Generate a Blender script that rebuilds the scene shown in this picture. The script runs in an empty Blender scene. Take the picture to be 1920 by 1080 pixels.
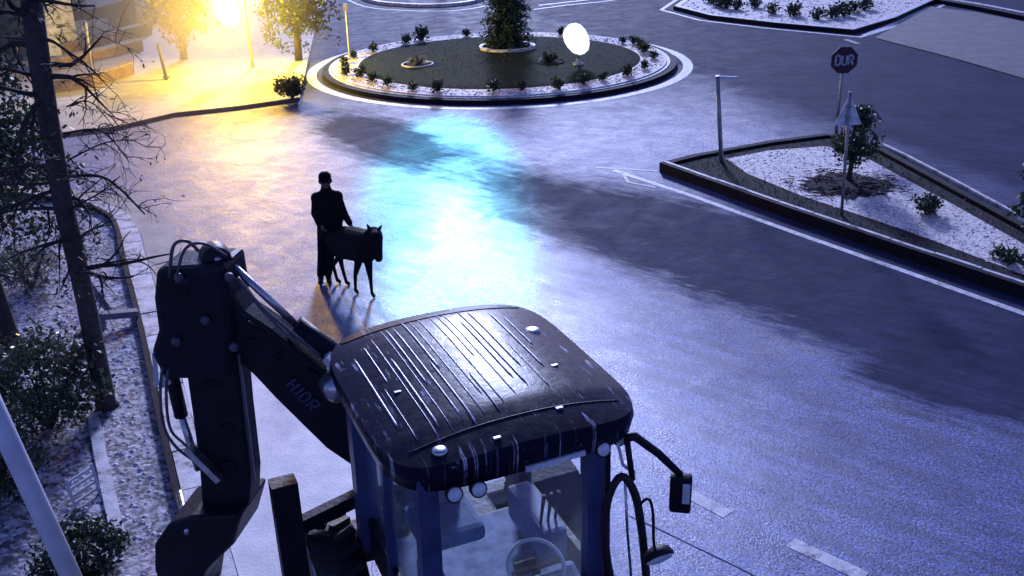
import bpy, bmesh, math, random
import numpy as np
from mathutils import Vector, Matrix, Quaternion

C = bpy.context.scene.collection
SC = bpy.context.scene
PI = math.pi
rad = math.radians

# ---------------------------------------------------------------- camera
CAM_H, PITCH, FPX, ROLL = 6.0, rad(23.5), 1850.0, rad(1.5)
_F = Vector((0, math.cos(PITCH), -math.sin(PITCH)))
_D = Vector((0, -math.sin(PITCH), -math.cos(PITCH)))
_X = Vector((1, 0, 0))
_c, _s = math.cos(ROLL), math.sin(ROLL)
_right = _X * _c + _D * _s
_up = -(_X * -_s + _D * _c)
cam_d = bpy.data.cameras.new('camera')
cam = bpy.data.objects.new('camera', cam_d)
C.objects.link(cam)
m3 = Matrix((_right, _up, -_F)).transposed()
cam.matrix_world = Matrix.Translation((0, 0, CAM_H)) @ m3.to_4x4()
cam_d.sensor_width = 36
cam_d.lens = FPX / 1920 * 36
cam_d.clip_start = 0.1
cam_d.clip_end = 900
SC.camera = cam

def G(u, v, z=0.0):
    """point at height z seen at photograph pixel u, v (survey helper)"""
    a, b = u - 960, v - 540
    x = _c * a - _s * b
    y = _s * a + _c * b
    d = _F * FPX + _D * y + _X * x
    t = (CAM_H - z) / -d.z
    return Vector((d.x * t, d.y * t, z))

def GY(u, v, Y):
    """point on the vertical plane y = Y seen at pixel u, v"""
    a, b = u - 960, v - 540
    x = _c * a - _s * b
    y = _s * a + _c * b
    d = _F * FPX + _D * y + _X * x
    t = Y / d.y
    return Vector((d.x * t, Y, CAM_H + d.z * t))

# ---------------------------------------------------------------- light
SUN_EL, SUN_AZ = rad(23), rad(-1.0)
world = bpy.data.worlds.new('World')
SC.world = world
world.use_nodes = True
wt = world.node_tree
wt.nodes.clear()
wo = wt.nodes.new('ShaderNodeOutputWorld')
wb = wt.nodes.new('ShaderNodeBackground')
sky = wt.nodes.new('ShaderNodeTexSky')
sky.sky_type = 'NISHITA'
sky.sun_disc = False
sky.sun_elevation = SUN_EL
sky.sun_rotation = SUN_AZ
sky.altitude = 300
tint = wt.nodes.new('ShaderNodeMix')
tint.data_type = 'RGBA'
tint.blend_type = 'MULTIPLY'
tint.inputs[0].default_value = 1.0
tint.inputs[7].default_value = (0.44, 0.46, 1.0, 1)
wt.links.new(sky.outputs[0], tint.inputs[6])
wt.links.new(tint.outputs[2], wb.inputs[0])
wb.inputs[1].default_value = 0.115
wt.links.new(wb.outputs[0], wo.inputs[0])

sl = bpy.data.lights.new('sun', 'SUN')
sl.energy = 3.3
sl.angle = rad(7)
sl.color = (0.56, 0.63, 1.0)
so = bpy.data.objects.new('sun', sl)
C.objects.link(so)
S = Vector((math.sin(SUN_AZ) * math.cos(SUN_EL), math.cos(SUN_AZ) * math.cos(SUN_EL), math.sin(SUN_EL)))
so.rotation_euler = (-S).to_track_quat('-Z', 'Y').to_euler()
so.location = S * 60

SC.view_settings.view_transform = 'Standard'
SC.view_settings.look = 'None'
SC.view_settings.exposure = 0.34
SC.view_settings.gamma = 1

# ---------------------------------------------------------------- materials
def nodes_of(m):
    m.use_nodes = True
    nt = m.node_tree
    return nt, nt.nodes['Principled BSDF'], nt.nodes['Material Output']

def mix_rgb(nt, fac, a, b, blend='MIX'):
    n = nt.nodes.new('ShaderNodeMix')
    n.data_type = 'RGBA'
    n.blend_type = blend
    for s, v in ((0, fac), (6, a), (7, b)):
        if hasattr(v, 'is_linked') or hasattr(v, 'links'):
            nt.links.new(v, n.inputs[s])
        elif s == 0:
            n.inputs[0].default_value = v
        else:
            n.inputs[s].default_value = (*v, 1) if len(v) == 3 else v
    return n.outputs[2]

def math_n(nt, op, a, b=None, c=None, clamp=False):
    n = nt.nodes.new('ShaderNodeMath')
    n.operation = op
    n.use_clamp = clamp
    for i, v in enumerate((a, b, c)):
        if v is None: continue
        if hasattr(v, 'links'): nt.links.new(v, n.inputs[i])
        else: n.inputs[i].default_value = v
    return n.outputs[0]

def noise(nt, vec, scale, detail=3, rough=.55, distort=0):
    n = nt.nodes.new('ShaderNodeTexNoise')
    n.inputs['Scale'].default_value = scale
    n.inputs['Detail'].default_value = detail
    n.inputs['Roughness'].default_value = rough
    n.inputs['Distortion'].default_value = distort
    if vec is not None: nt.links.new(vec, n.inputs['Vector'])
    return n.outputs[0]

def ramp(nt, fac, stops):
    r = nt.nodes.new('ShaderNodeValToRGB')
    e = r.color_ramp.elements
    while len(e) < len(stops): e.new(.5)
    for el, (p, c) in zip(e, stops):
        el.position = p
        el.color = (c, c, c, 1) if not hasattr(c, '__len__') else (*c, 1)
    nt.links.new(fac, r.inputs[0])
    return r.outputs[0]

def pos(nt):
    return nt.nodes.new('ShaderNodeNewGeometry').outputs['Position']

def objc(nt):
    return nt.nodes.new('ShaderNodeTexCoord').outputs['Object']

def mat(name, col, rough=.6, metal=0.0, var=.25, scale=6, bump=.0, bscale=40, col2=None, spec=.5, rvar=.15, world_space=True):
    m = bpy.data.materials.new(name)
    nt, b, o = nodes_of(m)
    v = pos(nt) if world_space else objc(nt)
    n = noise(nt, v, scale, 5, .6)
    c2 = col2 or tuple(max(0, x * (1 - var * 2)) for x in col)
    f = ramp(nt, n, [(.3, 0.0), (.7, 1.0)])
    nt.links.new(mix_rgb(nt, f, c2, col), b.inputs['Base Color'])
    nr = noise(nt, v, scale * 2.3, 4)
    nt.links.new(math_n(nt, 'MULTIPLY_ADD', nr, rvar * 2, rough - rvar, clamp=True), b.inputs['Roughness'])
    b.inputs['Metallic'].default_value = metal
    b.inputs['Specular IOR Level'].default_value = spec
    if bump:
        bn = nt.nodes.new('ShaderNodeBump')
        bn.inputs['Strength'].default_value = bump
        bn.inputs['Distance'].default_value = .02
        nt.links.new(noise(nt, v, bscale, 4, .65), bn.inputs['Height'])
        nt.links.new(bn.outputs[0], b.inputs['Normal'])
    return m

def emit(name, col, strength):
    m = bpy.data.materials.new(name)
    nt, b, o = nodes_of(m)
    b.inputs['Base Color'].default_value = (*col, 1)
    b.inputs['Emission Color'].default_value = (*col, 1)
    b.inputs['Emission Strength'].default_value = strength
    return m

def glass_mat(name, col, alpha):
    m = bpy.data.materials.new(name)
    nt, b, o = nodes_of(m)
    nt.nodes.remove(b)
    tr = nt.nodes.new('ShaderNodeBsdfTransparent'); tr.inputs[0].default_value = (*col, 1)
    gl = nt.nodes.new('ShaderNodeBsdfGlossy'); gl.inputs['Roughness'].default_value = .06
    gl.inputs[0].default_value = (.8, .85, 1, 1)
    df = nt.nodes.new('ShaderNodeBsdfDiffuse'); df.inputs[0].default_value = (.45, .55, .7, 1)
    tl_ = nt.nodes.new('ShaderNodeBsdfTranslucent'); tl_.inputs[0].default_value = (.75, .85, .98, 1)
    ad = nt.nodes.new('ShaderNodeMixShader'); ad.inputs[0].default_value = .6
    nt.links.new(df.outputs[0], ad.inputs[1]); nt.links.new(tl_.outputs[0], ad.inputs[2])
    lw = nt.nodes.new('ShaderNodeLayerWeight'); lw.inputs[0].default_value = .5
    frs = math_n(nt, 'MULTIPLY_ADD', math_n(nt, 'POWER', lw.outputs['Facing'], 3.5), .5, .035)
    m1 = nt.nodes.new('ShaderNodeMixShader'); m2 = nt.nodes.new('ShaderNodeMixShader')
    d = ramp(nt, noise(nt, pos(nt), 5, 5, .7), [(.3, alpha * .35), (.7, alpha)])
    nt.links.new(d, m1.inputs[0]); nt.links.new(tr.outputs[0], m1.inputs[1]); nt.links.new(ad.outputs[0], m1.inputs[2])
    nt.links.new(frs, m2.inputs[0]); nt.links.new(m1.outputs[0], m2.inputs[1]); nt.links.new(gl.outputs[0], m2.inputs[2])
    nt.links.new(m2.outputs[0], o.inputs[0])
    return m

def leaf_mat(name, c1, c2, rough=.5, trans=.25):
    m = bpy.data.materials.new(name)
    nt, b, o = nodes_of(m)
    n = noise(nt, pos(nt), 7, 4, .7)
    nt.links.new(mix_rgb(nt, ramp(nt, n, [(.35, 0.0), (.65, 1.0)]), c1, c2), b.inputs['Base Color'])
    b.inputs['Roughness'].default_value = rough
    t = nt.nodes.new('ShaderNodeBsdfTranslucent')
    t.inputs[0].default_value = (*c2, 1)
    ms = nt.nodes.new('ShaderNodeMixShader'); ms.inputs[0].default_value = trans
    nt.links.new(b.outputs[0], ms.inputs[1]); nt.links.new(t.outputs[0], ms.inputs[2])
    nt.links.new(ms.outputs[0], o.inputs[0])
    return m

def asphalt_mat():
    """damp asphalt: coarse glittering lanes, smoother newer strips, damp patches"""
    m = bpy.data.materials.new('damp_asphalt')
    nt, b, o = nodes_of(m)
    P = pos(nt)
    sx = nt.nodes.new('ShaderNodeSeparateXYZ'); nt.links.new(P, sx.inputs[0])
    x, y = sx.outputs[0], sx.outputs[1]
    w1 = math_n(nt, 'MULTIPLY_ADD', noise(nt, P, .9, 5, .65), 2.6, -1.3)
    cx_ = nt.nodes.new('ShaderNodeCombineXYZ')
    lx, ly = math.cos(rad(-40)), math.sin(rad(-40))
    nt.links.new(math_n(nt, 'MULTIPLY', math_n(nt, 'ADD', math_n(nt, 'MULTIPLY', x, lx), math_n(nt, 'MULTIPLY', y, ly)), .22), cx_.inputs[0])
    nt.links.new(math_n(nt, 'ADD', math_n(nt, 'MULTIPLY', x, -ly), math_n(nt, 'MULTIPLY', y, lx)), cx_.inputs[1])
    SP = cx_.outputs[0]
    streak = noise(nt, SP, 5.0, 5, .7)
    w2 = math_n(nt, 'MULTIPLY_ADD', streak, 3.0, -1.5)
    w = math_n(nt, 'ADD', w1, w2)

    def line(p, q, soft):           # 1 on the left of p->q
        dx, dy = q[0] - p[0], q[1] - p[1]
        l = math.hypot(dx, dy)
        nx, ny = -dy / l, dx / l
        d = math_n(nt, 'ADD', math_n(nt, 'MULTIPLY', x, nx), math_n(nt, 'MULTIPLY', y, ny))
        d = math_n(nt, 'ADD', d, -(p[0] * nx + p[1] * ny))
        d = math_n(nt, 'ADD', d, math_n(nt, 'MULTIPLY', w, .55))
        return math_n(nt, 'MULTIPLY_ADD', d, 1 / soft, .5, clamp=True)

    def spot(cx, cy, rx, ry, ang, soft, wob=.35):
        ca, sa = math.cos(ang), math.sin(ang)
        ax = math_n(nt, 'ADD', x, -cx); ay = math_n(nt, 'ADD', y, -cy)
        u = math_n(nt, 'ADD', math_n(nt, 'MULTIPLY', ax, ca / rx), math_n(nt, 'MULTIPLY', ay, sa / rx))
        v = math_n(nt, 'ADD', math_n(nt, 'MULTIPLY', ax, -sa / ry), math_n(nt, 'MULTIPLY', ay, ca / ry))
        r = math_n(nt, 'SQRT', math_n(nt, 'ADD', math_n(nt, 'MULTIPLY', u, u), math_n(nt, 'MULTIPLY', v, v)))
        r = math_n(nt, 'ADD', r, math_n(nt, 'MULTIPLY', w, wob))
        return math_n(nt, 'MULTIPLY_ADD', r, -1 / soft, 1 / soft + .5, clamp=True)

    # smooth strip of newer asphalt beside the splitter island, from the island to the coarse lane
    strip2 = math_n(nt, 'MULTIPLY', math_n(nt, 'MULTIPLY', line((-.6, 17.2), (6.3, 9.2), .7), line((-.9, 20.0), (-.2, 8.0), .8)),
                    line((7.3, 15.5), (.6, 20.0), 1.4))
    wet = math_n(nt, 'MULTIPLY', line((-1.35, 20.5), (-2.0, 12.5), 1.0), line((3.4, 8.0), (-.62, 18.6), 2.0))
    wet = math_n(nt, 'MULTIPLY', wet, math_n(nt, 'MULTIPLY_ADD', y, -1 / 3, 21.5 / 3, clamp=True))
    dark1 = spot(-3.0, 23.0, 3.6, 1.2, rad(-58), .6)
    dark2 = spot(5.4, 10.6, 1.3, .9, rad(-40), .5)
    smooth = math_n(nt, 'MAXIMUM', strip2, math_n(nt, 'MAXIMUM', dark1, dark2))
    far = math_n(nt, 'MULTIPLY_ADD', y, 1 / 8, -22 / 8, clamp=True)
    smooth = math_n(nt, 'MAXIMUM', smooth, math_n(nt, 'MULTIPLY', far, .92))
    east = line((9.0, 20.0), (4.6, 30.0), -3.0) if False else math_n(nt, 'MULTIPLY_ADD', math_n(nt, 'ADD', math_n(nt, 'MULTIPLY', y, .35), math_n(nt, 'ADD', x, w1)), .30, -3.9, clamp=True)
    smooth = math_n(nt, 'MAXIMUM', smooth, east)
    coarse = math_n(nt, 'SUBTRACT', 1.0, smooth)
    # colour: bitumen and pale aggregate
    g1 = noise(nt, P, 55, 3, .8)
    g0 = noise(nt, P, 26, 2, .8)
    agg = ramp(nt, math_n(nt, 'MULTIPLY', math_n(nt, 'ADD', g1, g0), .5), [(.46, 0.0), (.60, 1.0)])
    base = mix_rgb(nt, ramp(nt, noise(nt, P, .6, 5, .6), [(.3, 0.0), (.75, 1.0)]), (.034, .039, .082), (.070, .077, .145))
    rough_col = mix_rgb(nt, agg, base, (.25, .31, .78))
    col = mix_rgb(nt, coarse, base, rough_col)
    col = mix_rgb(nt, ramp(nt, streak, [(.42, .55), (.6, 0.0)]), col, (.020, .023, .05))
    nt.links.new(col, b.inputs['Base Color'])
    # damp film lowers the roughness in drifting patches
    damp = ramp(nt, noise(nt, P, 1.6, 6, .7, .6), [(.38, 0.0), (.64, 1.0)])
    r = math_n(nt, 'MULTIPLY_ADD', damp, -.12, .56)
    r = math_n(nt, 'MULTIPLY_ADD', streak, .22, math_n(nt, 'ADD', r, -.11))
    r = math_n(nt, 'MULTIPLY_ADD', smooth, .24, r)
    r = math_n(nt, 'MULTIPLY_ADD', wet, -.22, r)
    nt.links.new(r, b.inputs['Roughness'])
    b.inputs['Specular Tint'].default_value = (.62, .68, 1.0, 1)
    sp = math_n(nt, 'MULTIPLY_ADD', coarse, .32, .04)
    sp = math_n(nt, 'MULTIPLY_ADD', wet, .22, sp)
    nt.links.new(sp, b.inputs['Specular IOR Level'])
    h = math_n(nt, 'ADD', math_n(nt, 'MULTIPLY', noise(nt, P, 36, 3, .8), math_n(nt, 'MULTIPLY_ADD', coarse, .9, .1)),
               math_n(nt, 'MULTIPLY', noise(nt, P, 4, 5, .6), .8))
    bn = nt.nodes.new('ShaderNodeBump')
    bn.inputs['Strength'].default_value = .8
    bn.inputs['Distance'].default_value = .022
    nt.links.new(math_n(nt, 'MULTIPLY', h, math_n(nt, 'MULTIPLY_ADD', wet, -.5, 1.0)), bn.inputs['Height'])
    nt.links.new(bn.outputs[0], b.inputs['Normal'])
    return m

M = {}
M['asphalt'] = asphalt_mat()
M['soil'] = mat('soil', (.16, .13, .14), .9, col2=(.07, .06, .07), scale=3, bump=.8, bscale=18)
M['stony'] = mat('stony_pavement', (.72, .69, .76), .7, col2=(.20, .19, .24), scale=9, bump=1.0, bscale=13)
M['paving'] = mat('paving', (.42, .40, .38), .7, col2=(.26, .25, .25), scale=2.5, bump=.3, bscale=30)
M['kerb_white'] = mat('pale_kerb', (.80, .79, .84), .6, col2=(.34, .34, .38), scale=5, bump=.3)
M['kerb_dark'] = mat('dark_kerb', (.014, .014, .024), .8, spec=.15, scale=8, bump=.3)
M['paint'] = mat('road_paint', (.85, .84, .88), .6, col2=(.36, .36, .42), scale=7, bump=.15, bscale=60)
M['worn'] = mat('worn_paint', (.34, .34, .42), .6, col2=(.12, .12, .16), scale=9)
M['worn_seam'] = mat('road_seam', (.05, .05, .10), .8, scale=20)
M['pebble'] = mat('white_pebbles', (.95, .87, .84), .7, col2=(.62, .56, .56), scale=11, bump=.8, bscale=22)
M['grass'] = mat('dark_grass', (.030, .045, .026), .95, col2=(.016, .024, .018), scale=14, bump=1, bscale=40, spec=.1)
M['verge'] = mat('dark_verge', (.022, .022, .028), .9, col2=(.02, .02, .025), scale=12, bump=1, bscale=30, spec=.2)
M['bark'] = mat('bark', (.085, .07, .065), .85, col2=(.03, .025, .025), scale=20, bump=1, bscale=40)
M['bark_dark'] = mat('dark_bark', (.05, .04, .04), .85, col2=(.02, .018, .018), scale=20, bump=1, bscale=40)
M['leaf_dark'] = leaf_mat('dark_leaves', (.012, .022, .014), (.035, .06, .035))
M['leaf_mid'] = leaf_mat('mixed_leaves', (.02, .035, .02), (.07, .10, .06), .4)
M['leaf_pale'] = leaf_mat('pale_leaves', (.10, .11, .09), (.26, .27, .24), .5)
M['leaf_brown'] = leaf_mat('brown_leaves', (.10, .055, .02), (.24, .15, .04), .6, .4)
M['steel'] = mat('galvanised_post', (.42, .43, .47), .45, .6, scale=10)
M['white_metal'] = mat('white_painted_metal', (.68, .70, .78), .45, 0, col2=(.50, .52, .6), scale=4)
M['sign_back'] = mat('sign_back', (.95, .95, .96), .55, .0, col2=(.36, .38, .42), scale=7)
M['sign_dark'] = mat('stop_sign_red', (.045, .010, .03), .5, scale=8)
M['sign_white'] = mat('sign_lettering', (.5, .5, .6), .5, scale=8)
M['body'] = mat('machine_paint', (.010, .011, .022), .5, .0, col2=(.004, .005, .010), scale=6, bump=.3, bscale=18, spec=.25)
M['roof'] = mat('cab_roof_paint', (.020, .020, .050), .34, .0, col2=(.010, .010, .024), scale=5, bump=.35, bscale=14, spec=.6)
def worn_roof():
    m = mat('worn_cab_roof', (.010, .010, .030), .30, 0, col2=(.008, .008, .018), scale=5, bump=.12, bscale=14, spec=.10)
    nt = m.node_tree; b = nt.nodes['Principled BSDF']
    base = b.inputs['Base Color'].links[0].from_socket
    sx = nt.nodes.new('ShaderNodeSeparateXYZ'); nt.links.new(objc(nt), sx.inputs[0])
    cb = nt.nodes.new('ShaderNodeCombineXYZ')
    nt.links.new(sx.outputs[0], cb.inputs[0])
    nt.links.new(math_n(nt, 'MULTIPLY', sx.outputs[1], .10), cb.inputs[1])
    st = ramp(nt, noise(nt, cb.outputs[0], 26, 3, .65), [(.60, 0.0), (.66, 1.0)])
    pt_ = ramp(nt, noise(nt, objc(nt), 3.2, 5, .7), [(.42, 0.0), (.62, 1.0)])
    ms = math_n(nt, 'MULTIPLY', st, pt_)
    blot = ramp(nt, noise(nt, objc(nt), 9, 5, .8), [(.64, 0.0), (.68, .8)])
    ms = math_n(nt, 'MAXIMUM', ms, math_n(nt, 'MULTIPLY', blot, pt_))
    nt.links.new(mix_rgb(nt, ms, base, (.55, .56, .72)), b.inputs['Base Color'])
    return m
M['roof'] = worn_roof()
M['rib'] = mat('cab_roof_rib', (.55, .56, .70), .35, .2, col2=(.03, .03, .08), scale=11, spec=.7)
M['panel'] = mat('cab_pillar_paint', (.06, .075, .19), .4, 0, col2=(.03, .04, .10), scale=4)
M['mat_grey'] = mat('cab_floor_mat', (.34, .40, .58), .7, col2=(.10, .14, .26), scale=7)
M['chrome'] = mat('bare_steel', (.62, .64, .70), .28, .9, scale=8)
M['rubber'] = mat('black_rubber', (.012, .012, .014), .6, scale=14, bump=.4)
M['hose'] = mat('hydraulic_hose', (.10, .10, .13), .45, scale=14)
M['interior'] = mat('cab_interior', (.24, .32, .50), .6, col2=(.08, .12, .24), scale=4)
M['seat_fabric'] = mat('seat_fabric', (.20, .28, .46), .8, scale=9)
M['lens'] = mat('lamp_lens', (.75, .78, .85), .2, 0, col2=(.5, .52, .6), scale=30)
M['glass'] = glass_mat('cab_glass', (.95, .98, 1.0), .07)
M['clear_glass'] = glass_mat('clear_glass', (.95, .98, 1.0), .03)
M['window_glass'] = mat('window_pane', (.06, .09, .10), .1, 0, scale=2, spec=.8)
M['cloth'] = mat('dark_coat_cloth', (.010, .012, .014), .9, scale=10, spec=.15)
M['trouser'] = mat('dark_trousers', (.008, .009, .02), .9, scale=10, spec=.15)
M['skin'] = mat('skin', (.20, .12, .10), .6, scale=6, spec=.3)
M['hide'] = mat('dark_hide', (.010, .013, .013), .85, col2=(.005, .006, .008), scale=9, bump=.3, bscale=60, spec=.2)
M['wall_pale'] = mat('pale_render', (.42, .42, .46), .8, col2=(.26, .26, .3), scale=1.5, bump=.2)
M['wall_dark'] = mat('dark_cladding', (.05, .075, .065), .7, scale=2, bump=.2)
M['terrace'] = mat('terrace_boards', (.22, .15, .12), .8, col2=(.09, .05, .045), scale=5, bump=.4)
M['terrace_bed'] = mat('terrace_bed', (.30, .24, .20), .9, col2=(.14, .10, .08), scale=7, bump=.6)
M['timber'] = mat('weathered_timber', (.24, .23, .27), .8, col2=(.13, .12, .15), scale=12, bump=.4)
M['board_blue'] = mat('pale_blue_board', (.45, .60, .66), .6, scale=2)
M['pale_roof'] = mat('pale_roof', (.4, .4, .42), .7, scale=2)
M['lamp_white'] = emit('lit_white_lamp', (.80, .88, 1.0), 1.0)  # emission standing for the white glare over the roundabout
M['lamp_yellow'] = emit('lit_yellow_lamp', (1.0, .97, .80), 9.0)

def wear(m, under, scale, lo, hi):
    nt = m.node_tree; b = nt.nodes['Principled BSDF']
    base = b.inputs['Base Color'].links[0].from_socket
    f = ramp(nt, noise(nt, pos(nt), scale, 6, .75), [(lo, 1.0), (hi, 0.0)])
    nt.links.new(mix_rgb(nt, f, base, under), b.inputs['Base Color'])
def mottle(m, dark, scale, lo, hi, amount=1.0):
    nt = m.node_tree; b = nt.nodes['Principled BSDF']
    base = b.inputs['Base Color'].links[0].from_socket
    v = nt.nodes.new('ShaderNodeTexVoronoi'); v.inputs['Scale'].default_value = scale
    nt.links.new(pos(nt), v.inputs['Vector'])
    sep = nt.nodes.new('ShaderNodeSeparateColor'); nt.links.new(v.outputs['Color'], sep.inputs[0])
    big = noise(nt, pos(nt), scale * .09, 5, .7)
    f = ramp(nt, math_n(nt, 'MULTIPLY_ADD', big, 1.0, math_n(nt, 'MULTIPLY', sep.outputs[0], .7)), [(lo, amount), (hi, 0.0)])
    nt.links.new(mix_rgb(nt, f, base, dark), b.inputs['Base Color'])
mottle(M['stony'], (.06, .06, .08), 22, .66, 1.0, .95)
mottle(M['pebble'], (.10, .095, .12), 24, .60, .84, .62)
wear(M['paint'], (.07, .07, .10), 9, .36, .46)
wear(M['kerb_white'], (.10, .095, .11), 5, .34, .45)

# ---------------------------------------------------------------- mesh builder
class MB:
    def __init__(s): s.v, s.f, s.smooth = [], [], []
    def add(s, vs, fs, smooth=False):
        o = len(s.v)
        s.v += [tuple(v) for v in vs]
        s.f += [tuple(i + o for i in f) for f in fs]
        s.smooth += [smooth] * len(fs)
        return s
    def box(s, c, size, rot=None, taper=1.0, bevel=0.0):
        hx, hy, hz = size[0] / 2, size[1] / 2, size[2] / 2
        c = Vector(c)
        if bevel:
            bm = bmesh.new()
            bmesh.ops.create_cube(bm, size=1)
            for v in bm.verts:
                k = taper if v.co.z > 0 else 1
                v.co = Vector((v.co.x * size[0] * k, v.co.y * size[1] * k, v.co.z * size[2]))
            bmesh.ops.bevel(bm, geom=bm.edges[:], offset=bevel, segments=2, affect='EDGES', profile=.6)
            bm.verts.index_update()
            vs = [(rot @ v.co if rot else v.co) + c for v in bm.verts]
            fs = [[v.index for v in f.verts] for f in bm.faces]
            bm.free()
            return s.add(vs, fs)
        vs = []
        for z in (-1, 1):
            k = taper if z > 0 else 1
            for x, y in ((-1, -1), (1, -1), (1, 1), (-1, 1)):
                p = Vector((x * hx * k, y * hy * k, z * hz))
                vs.append((rot @ p if rot else p) + c)
        return s.add(vs, [(3, 2, 1, 0), (4, 5, 6, 7), (0, 1, 5, 4), (1, 2, 6, 5), (2, 3, 7, 6), (3, 0, 4, 7)])
    def beam(s, a, b, w, h, up=(0, 0, 1), w2=None, h2=None, bevel=0):
        a, b = Vector(a), Vector(b)
        d = (b - a)
        L = d.length
        d.normalize()
        side = d.cross(Vector(up))
        if side.length < 1e-4: side = d.cross(Vector((1, 0, 0)))
        side.normalize()
        u = side.cross(d)
        w2 = w2 or w; h2 = h2 or h
        vs = []
        for p, ww, hh in ((a, w, h), (b, w2, h2)):
            for i, j in ((-1, -1), (1, -1), (1, 1), (-1, 1)):
                vs.append(p + side * (i * ww / 2) + u * (j * hh / 2))
        return s.add(vs, [(3, 2, 1, 0), (4, 5, 6, 7), (0, 1, 5, 4), (1, 2, 6, 5), (2, 3, 7, 6), (3, 0, 4, 7)])
    def tube(s, pts, r, seg=8, cap=True, smooth=True):
        pts = [Vector(p) for p in pts]
        n = len(pts)
        rs = r if hasattr(r, '__len__') else [r] * n
        vs, fs = [], []
        ref = None
        for i, p in enumerate(pts):
            d = (pts[min(i + 1, n - 1)] - pts[max(i - 1, 0)]).normalized()
            if ref is None:
                ref = d.cross(Vector((0, 0, 1)))
                if ref.length < .05: ref = d.cross(Vector((0, 1, 0)))
            ref = (ref - d * ref.dot(d)).normalized()
            w = d.cross(ref)
            for k in range(seg):
                a = 2 * PI * k / seg
                vs.append(p + (ref * math.cos(a) + w * math.sin(a)) * rs[i])
        for i in range(n - 1):
            for k in range(seg):
                k2 = (k + 1) % seg
                fs.append((i * seg + k, i * seg + k2, (i + 1) * seg + k2, (i + 1) * seg + k))
        s.add(vs, fs, smooth)
        if cap:
            o = len(s.v) - len(vs)
            s.f += [tuple(o + k for k in range(seg))[::-1], tuple(o + (n - 1) * seg + k for k in range(seg))]
            s.smooth += [False, False]
        return s
    def prism(s, poly, z0, z1):
        n = len(poly)
        area = sum(poly[i][0] * poly[(i + 1) % n][1] - poly[(i + 1) % n][0] * poly[i][1] for i in range(n))
        if area < 0: poly = poly[::-1]
        vs = [(p[0], p[1], z0) for p in poly] + [(p[0], p[1], z1) for p in poly]
        fs = [tuple(range(n))[::-1], tuple(range(n, 2 * n))]
        for i in range(n):
            j = (i + 1) % n
            fs.append((i, j, n + j, n + i))
        return s.add(vs, fs)
    def ring(s, c, r0, r1, z0, z1, seg=128, a0=0, a1=2 * PI, rx=1.0):
        full = abs(a1 - a0 - 2 * PI) < 1e-6
        n = seg if full else seg + 1
        vs, fs = [], []
        for i in range(n):
            a = a0 + (a1 - a0) * i / seg
            ca, sa = math.cos(a) * rx, math.sin(a)
            for r, z in ((r0, z0), (r1, z0), (r1, z1), (r0, z1)):
                vs.append((c[0] + r * ca, c[1] + r * sa, z))
        for i in range(seg):
            j = (i + 1) % n
            for k in range(4):
                fs.append((i * 4 + k, j * 4 + k, j * 4 + (k + 1) % 4, i * 4 + (k + 1) % 4))
        if not full:
            fs += [(0, 1, 2, 3), ((n - 1) * 4 + 3, (n - 1) * 4 + 2, (n - 1) * 4 + 1, (n - 1) * 4)]
        return s.add(vs, fs)
    def lathe(s, prof, seg=24, c=(0, 0, 0), rot=None, smooth=True):
        vs, fs = [], []
        c = Vector(c)
        for r, z in prof:
            for k in range(seg):
                a = 2 * PI * k / seg
                p = Vector((r * math.cos(a), r * math.sin(a), z))
                vs.append((rot @ p if rot else p) + c)
        for i in range(len(prof) - 1):
            for k in range(seg):
                k2 = (k + 1) % seg
                fs.append((i * seg + k, i * seg + k2, (i + 1) * seg + k2, (i + 1) * seg + k))
        fs.append(tuple(range(seg))[::-1])
        fs.append(tuple((len(prof) - 1) * seg + k for k in range(seg)))
        return s.add(vs, fs, smooth)
    def torus(s, c, R, r, rot=None, seg=36, seg2=8, sx=1.0, sy=1.0):
        vs, fs = [], []
        c = Vector(c)
        for i in range(seg):
            a = 2 * PI * i / seg
            for k in range(seg2):
                b = 2 * PI * k / seg2
                p = Vector(((R * sx + r * math.cos(b)) * math.cos(a), (R * sy + r * math.cos(b)) * math.sin(a), r * math.sin(b)))
                vs.append((rot @ p if rot else p) + c)
        for i in range(seg):
            for k in range(seg2):
                i2, k2 = (i + 1) % seg, (k + 1) % seg2
                fs.append((i * seg2 + k, i2 * seg2 + k, i2 * seg2 + k2, i * seg2 + k2))
        return s.add(vs, fs, True)
    def strip(s, pts, width, z0, z1, off=0.0):
        """a band of given width along a polyline on the ground; off shifts it to the left"""
        pts = [Vector((p[0], p[1], 0)) for p in pts]
        n = len(pts)
        L, R = [], []
        for i, p in enumerate(pts):
            d = (pts[min(i + 1, n - 1)] - pts[max(i - 1, 0)]).normalized()
            nn = Vector((-d.y, d.x, 0))
            L.append(p + nn * (off + width / 2)); R.append(p + nn * (off - width / 2))
        vs = []
        for l, r in zip(L, R):
            vs += [(r.x, r.y, z0), (l.x, l.y, z0), (l.x, l.y, z1), (r.x, r.y, z1)]
        fs = [(0, 1, 2, 3), ((n - 1) * 4 + 3, (n - 1) * 4 + 2, (n - 1) * 4 + 1, (n - 1) * 4)]
        for i in range(n - 1):
            for k in range(4):
                fs.append((i * 4 + k, i * 4 + (k + 1) % 4, (i + 1) * 4 + (k + 1) % 4, (i + 1) * 4 + k))
        return s.add(vs, fs)
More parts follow.
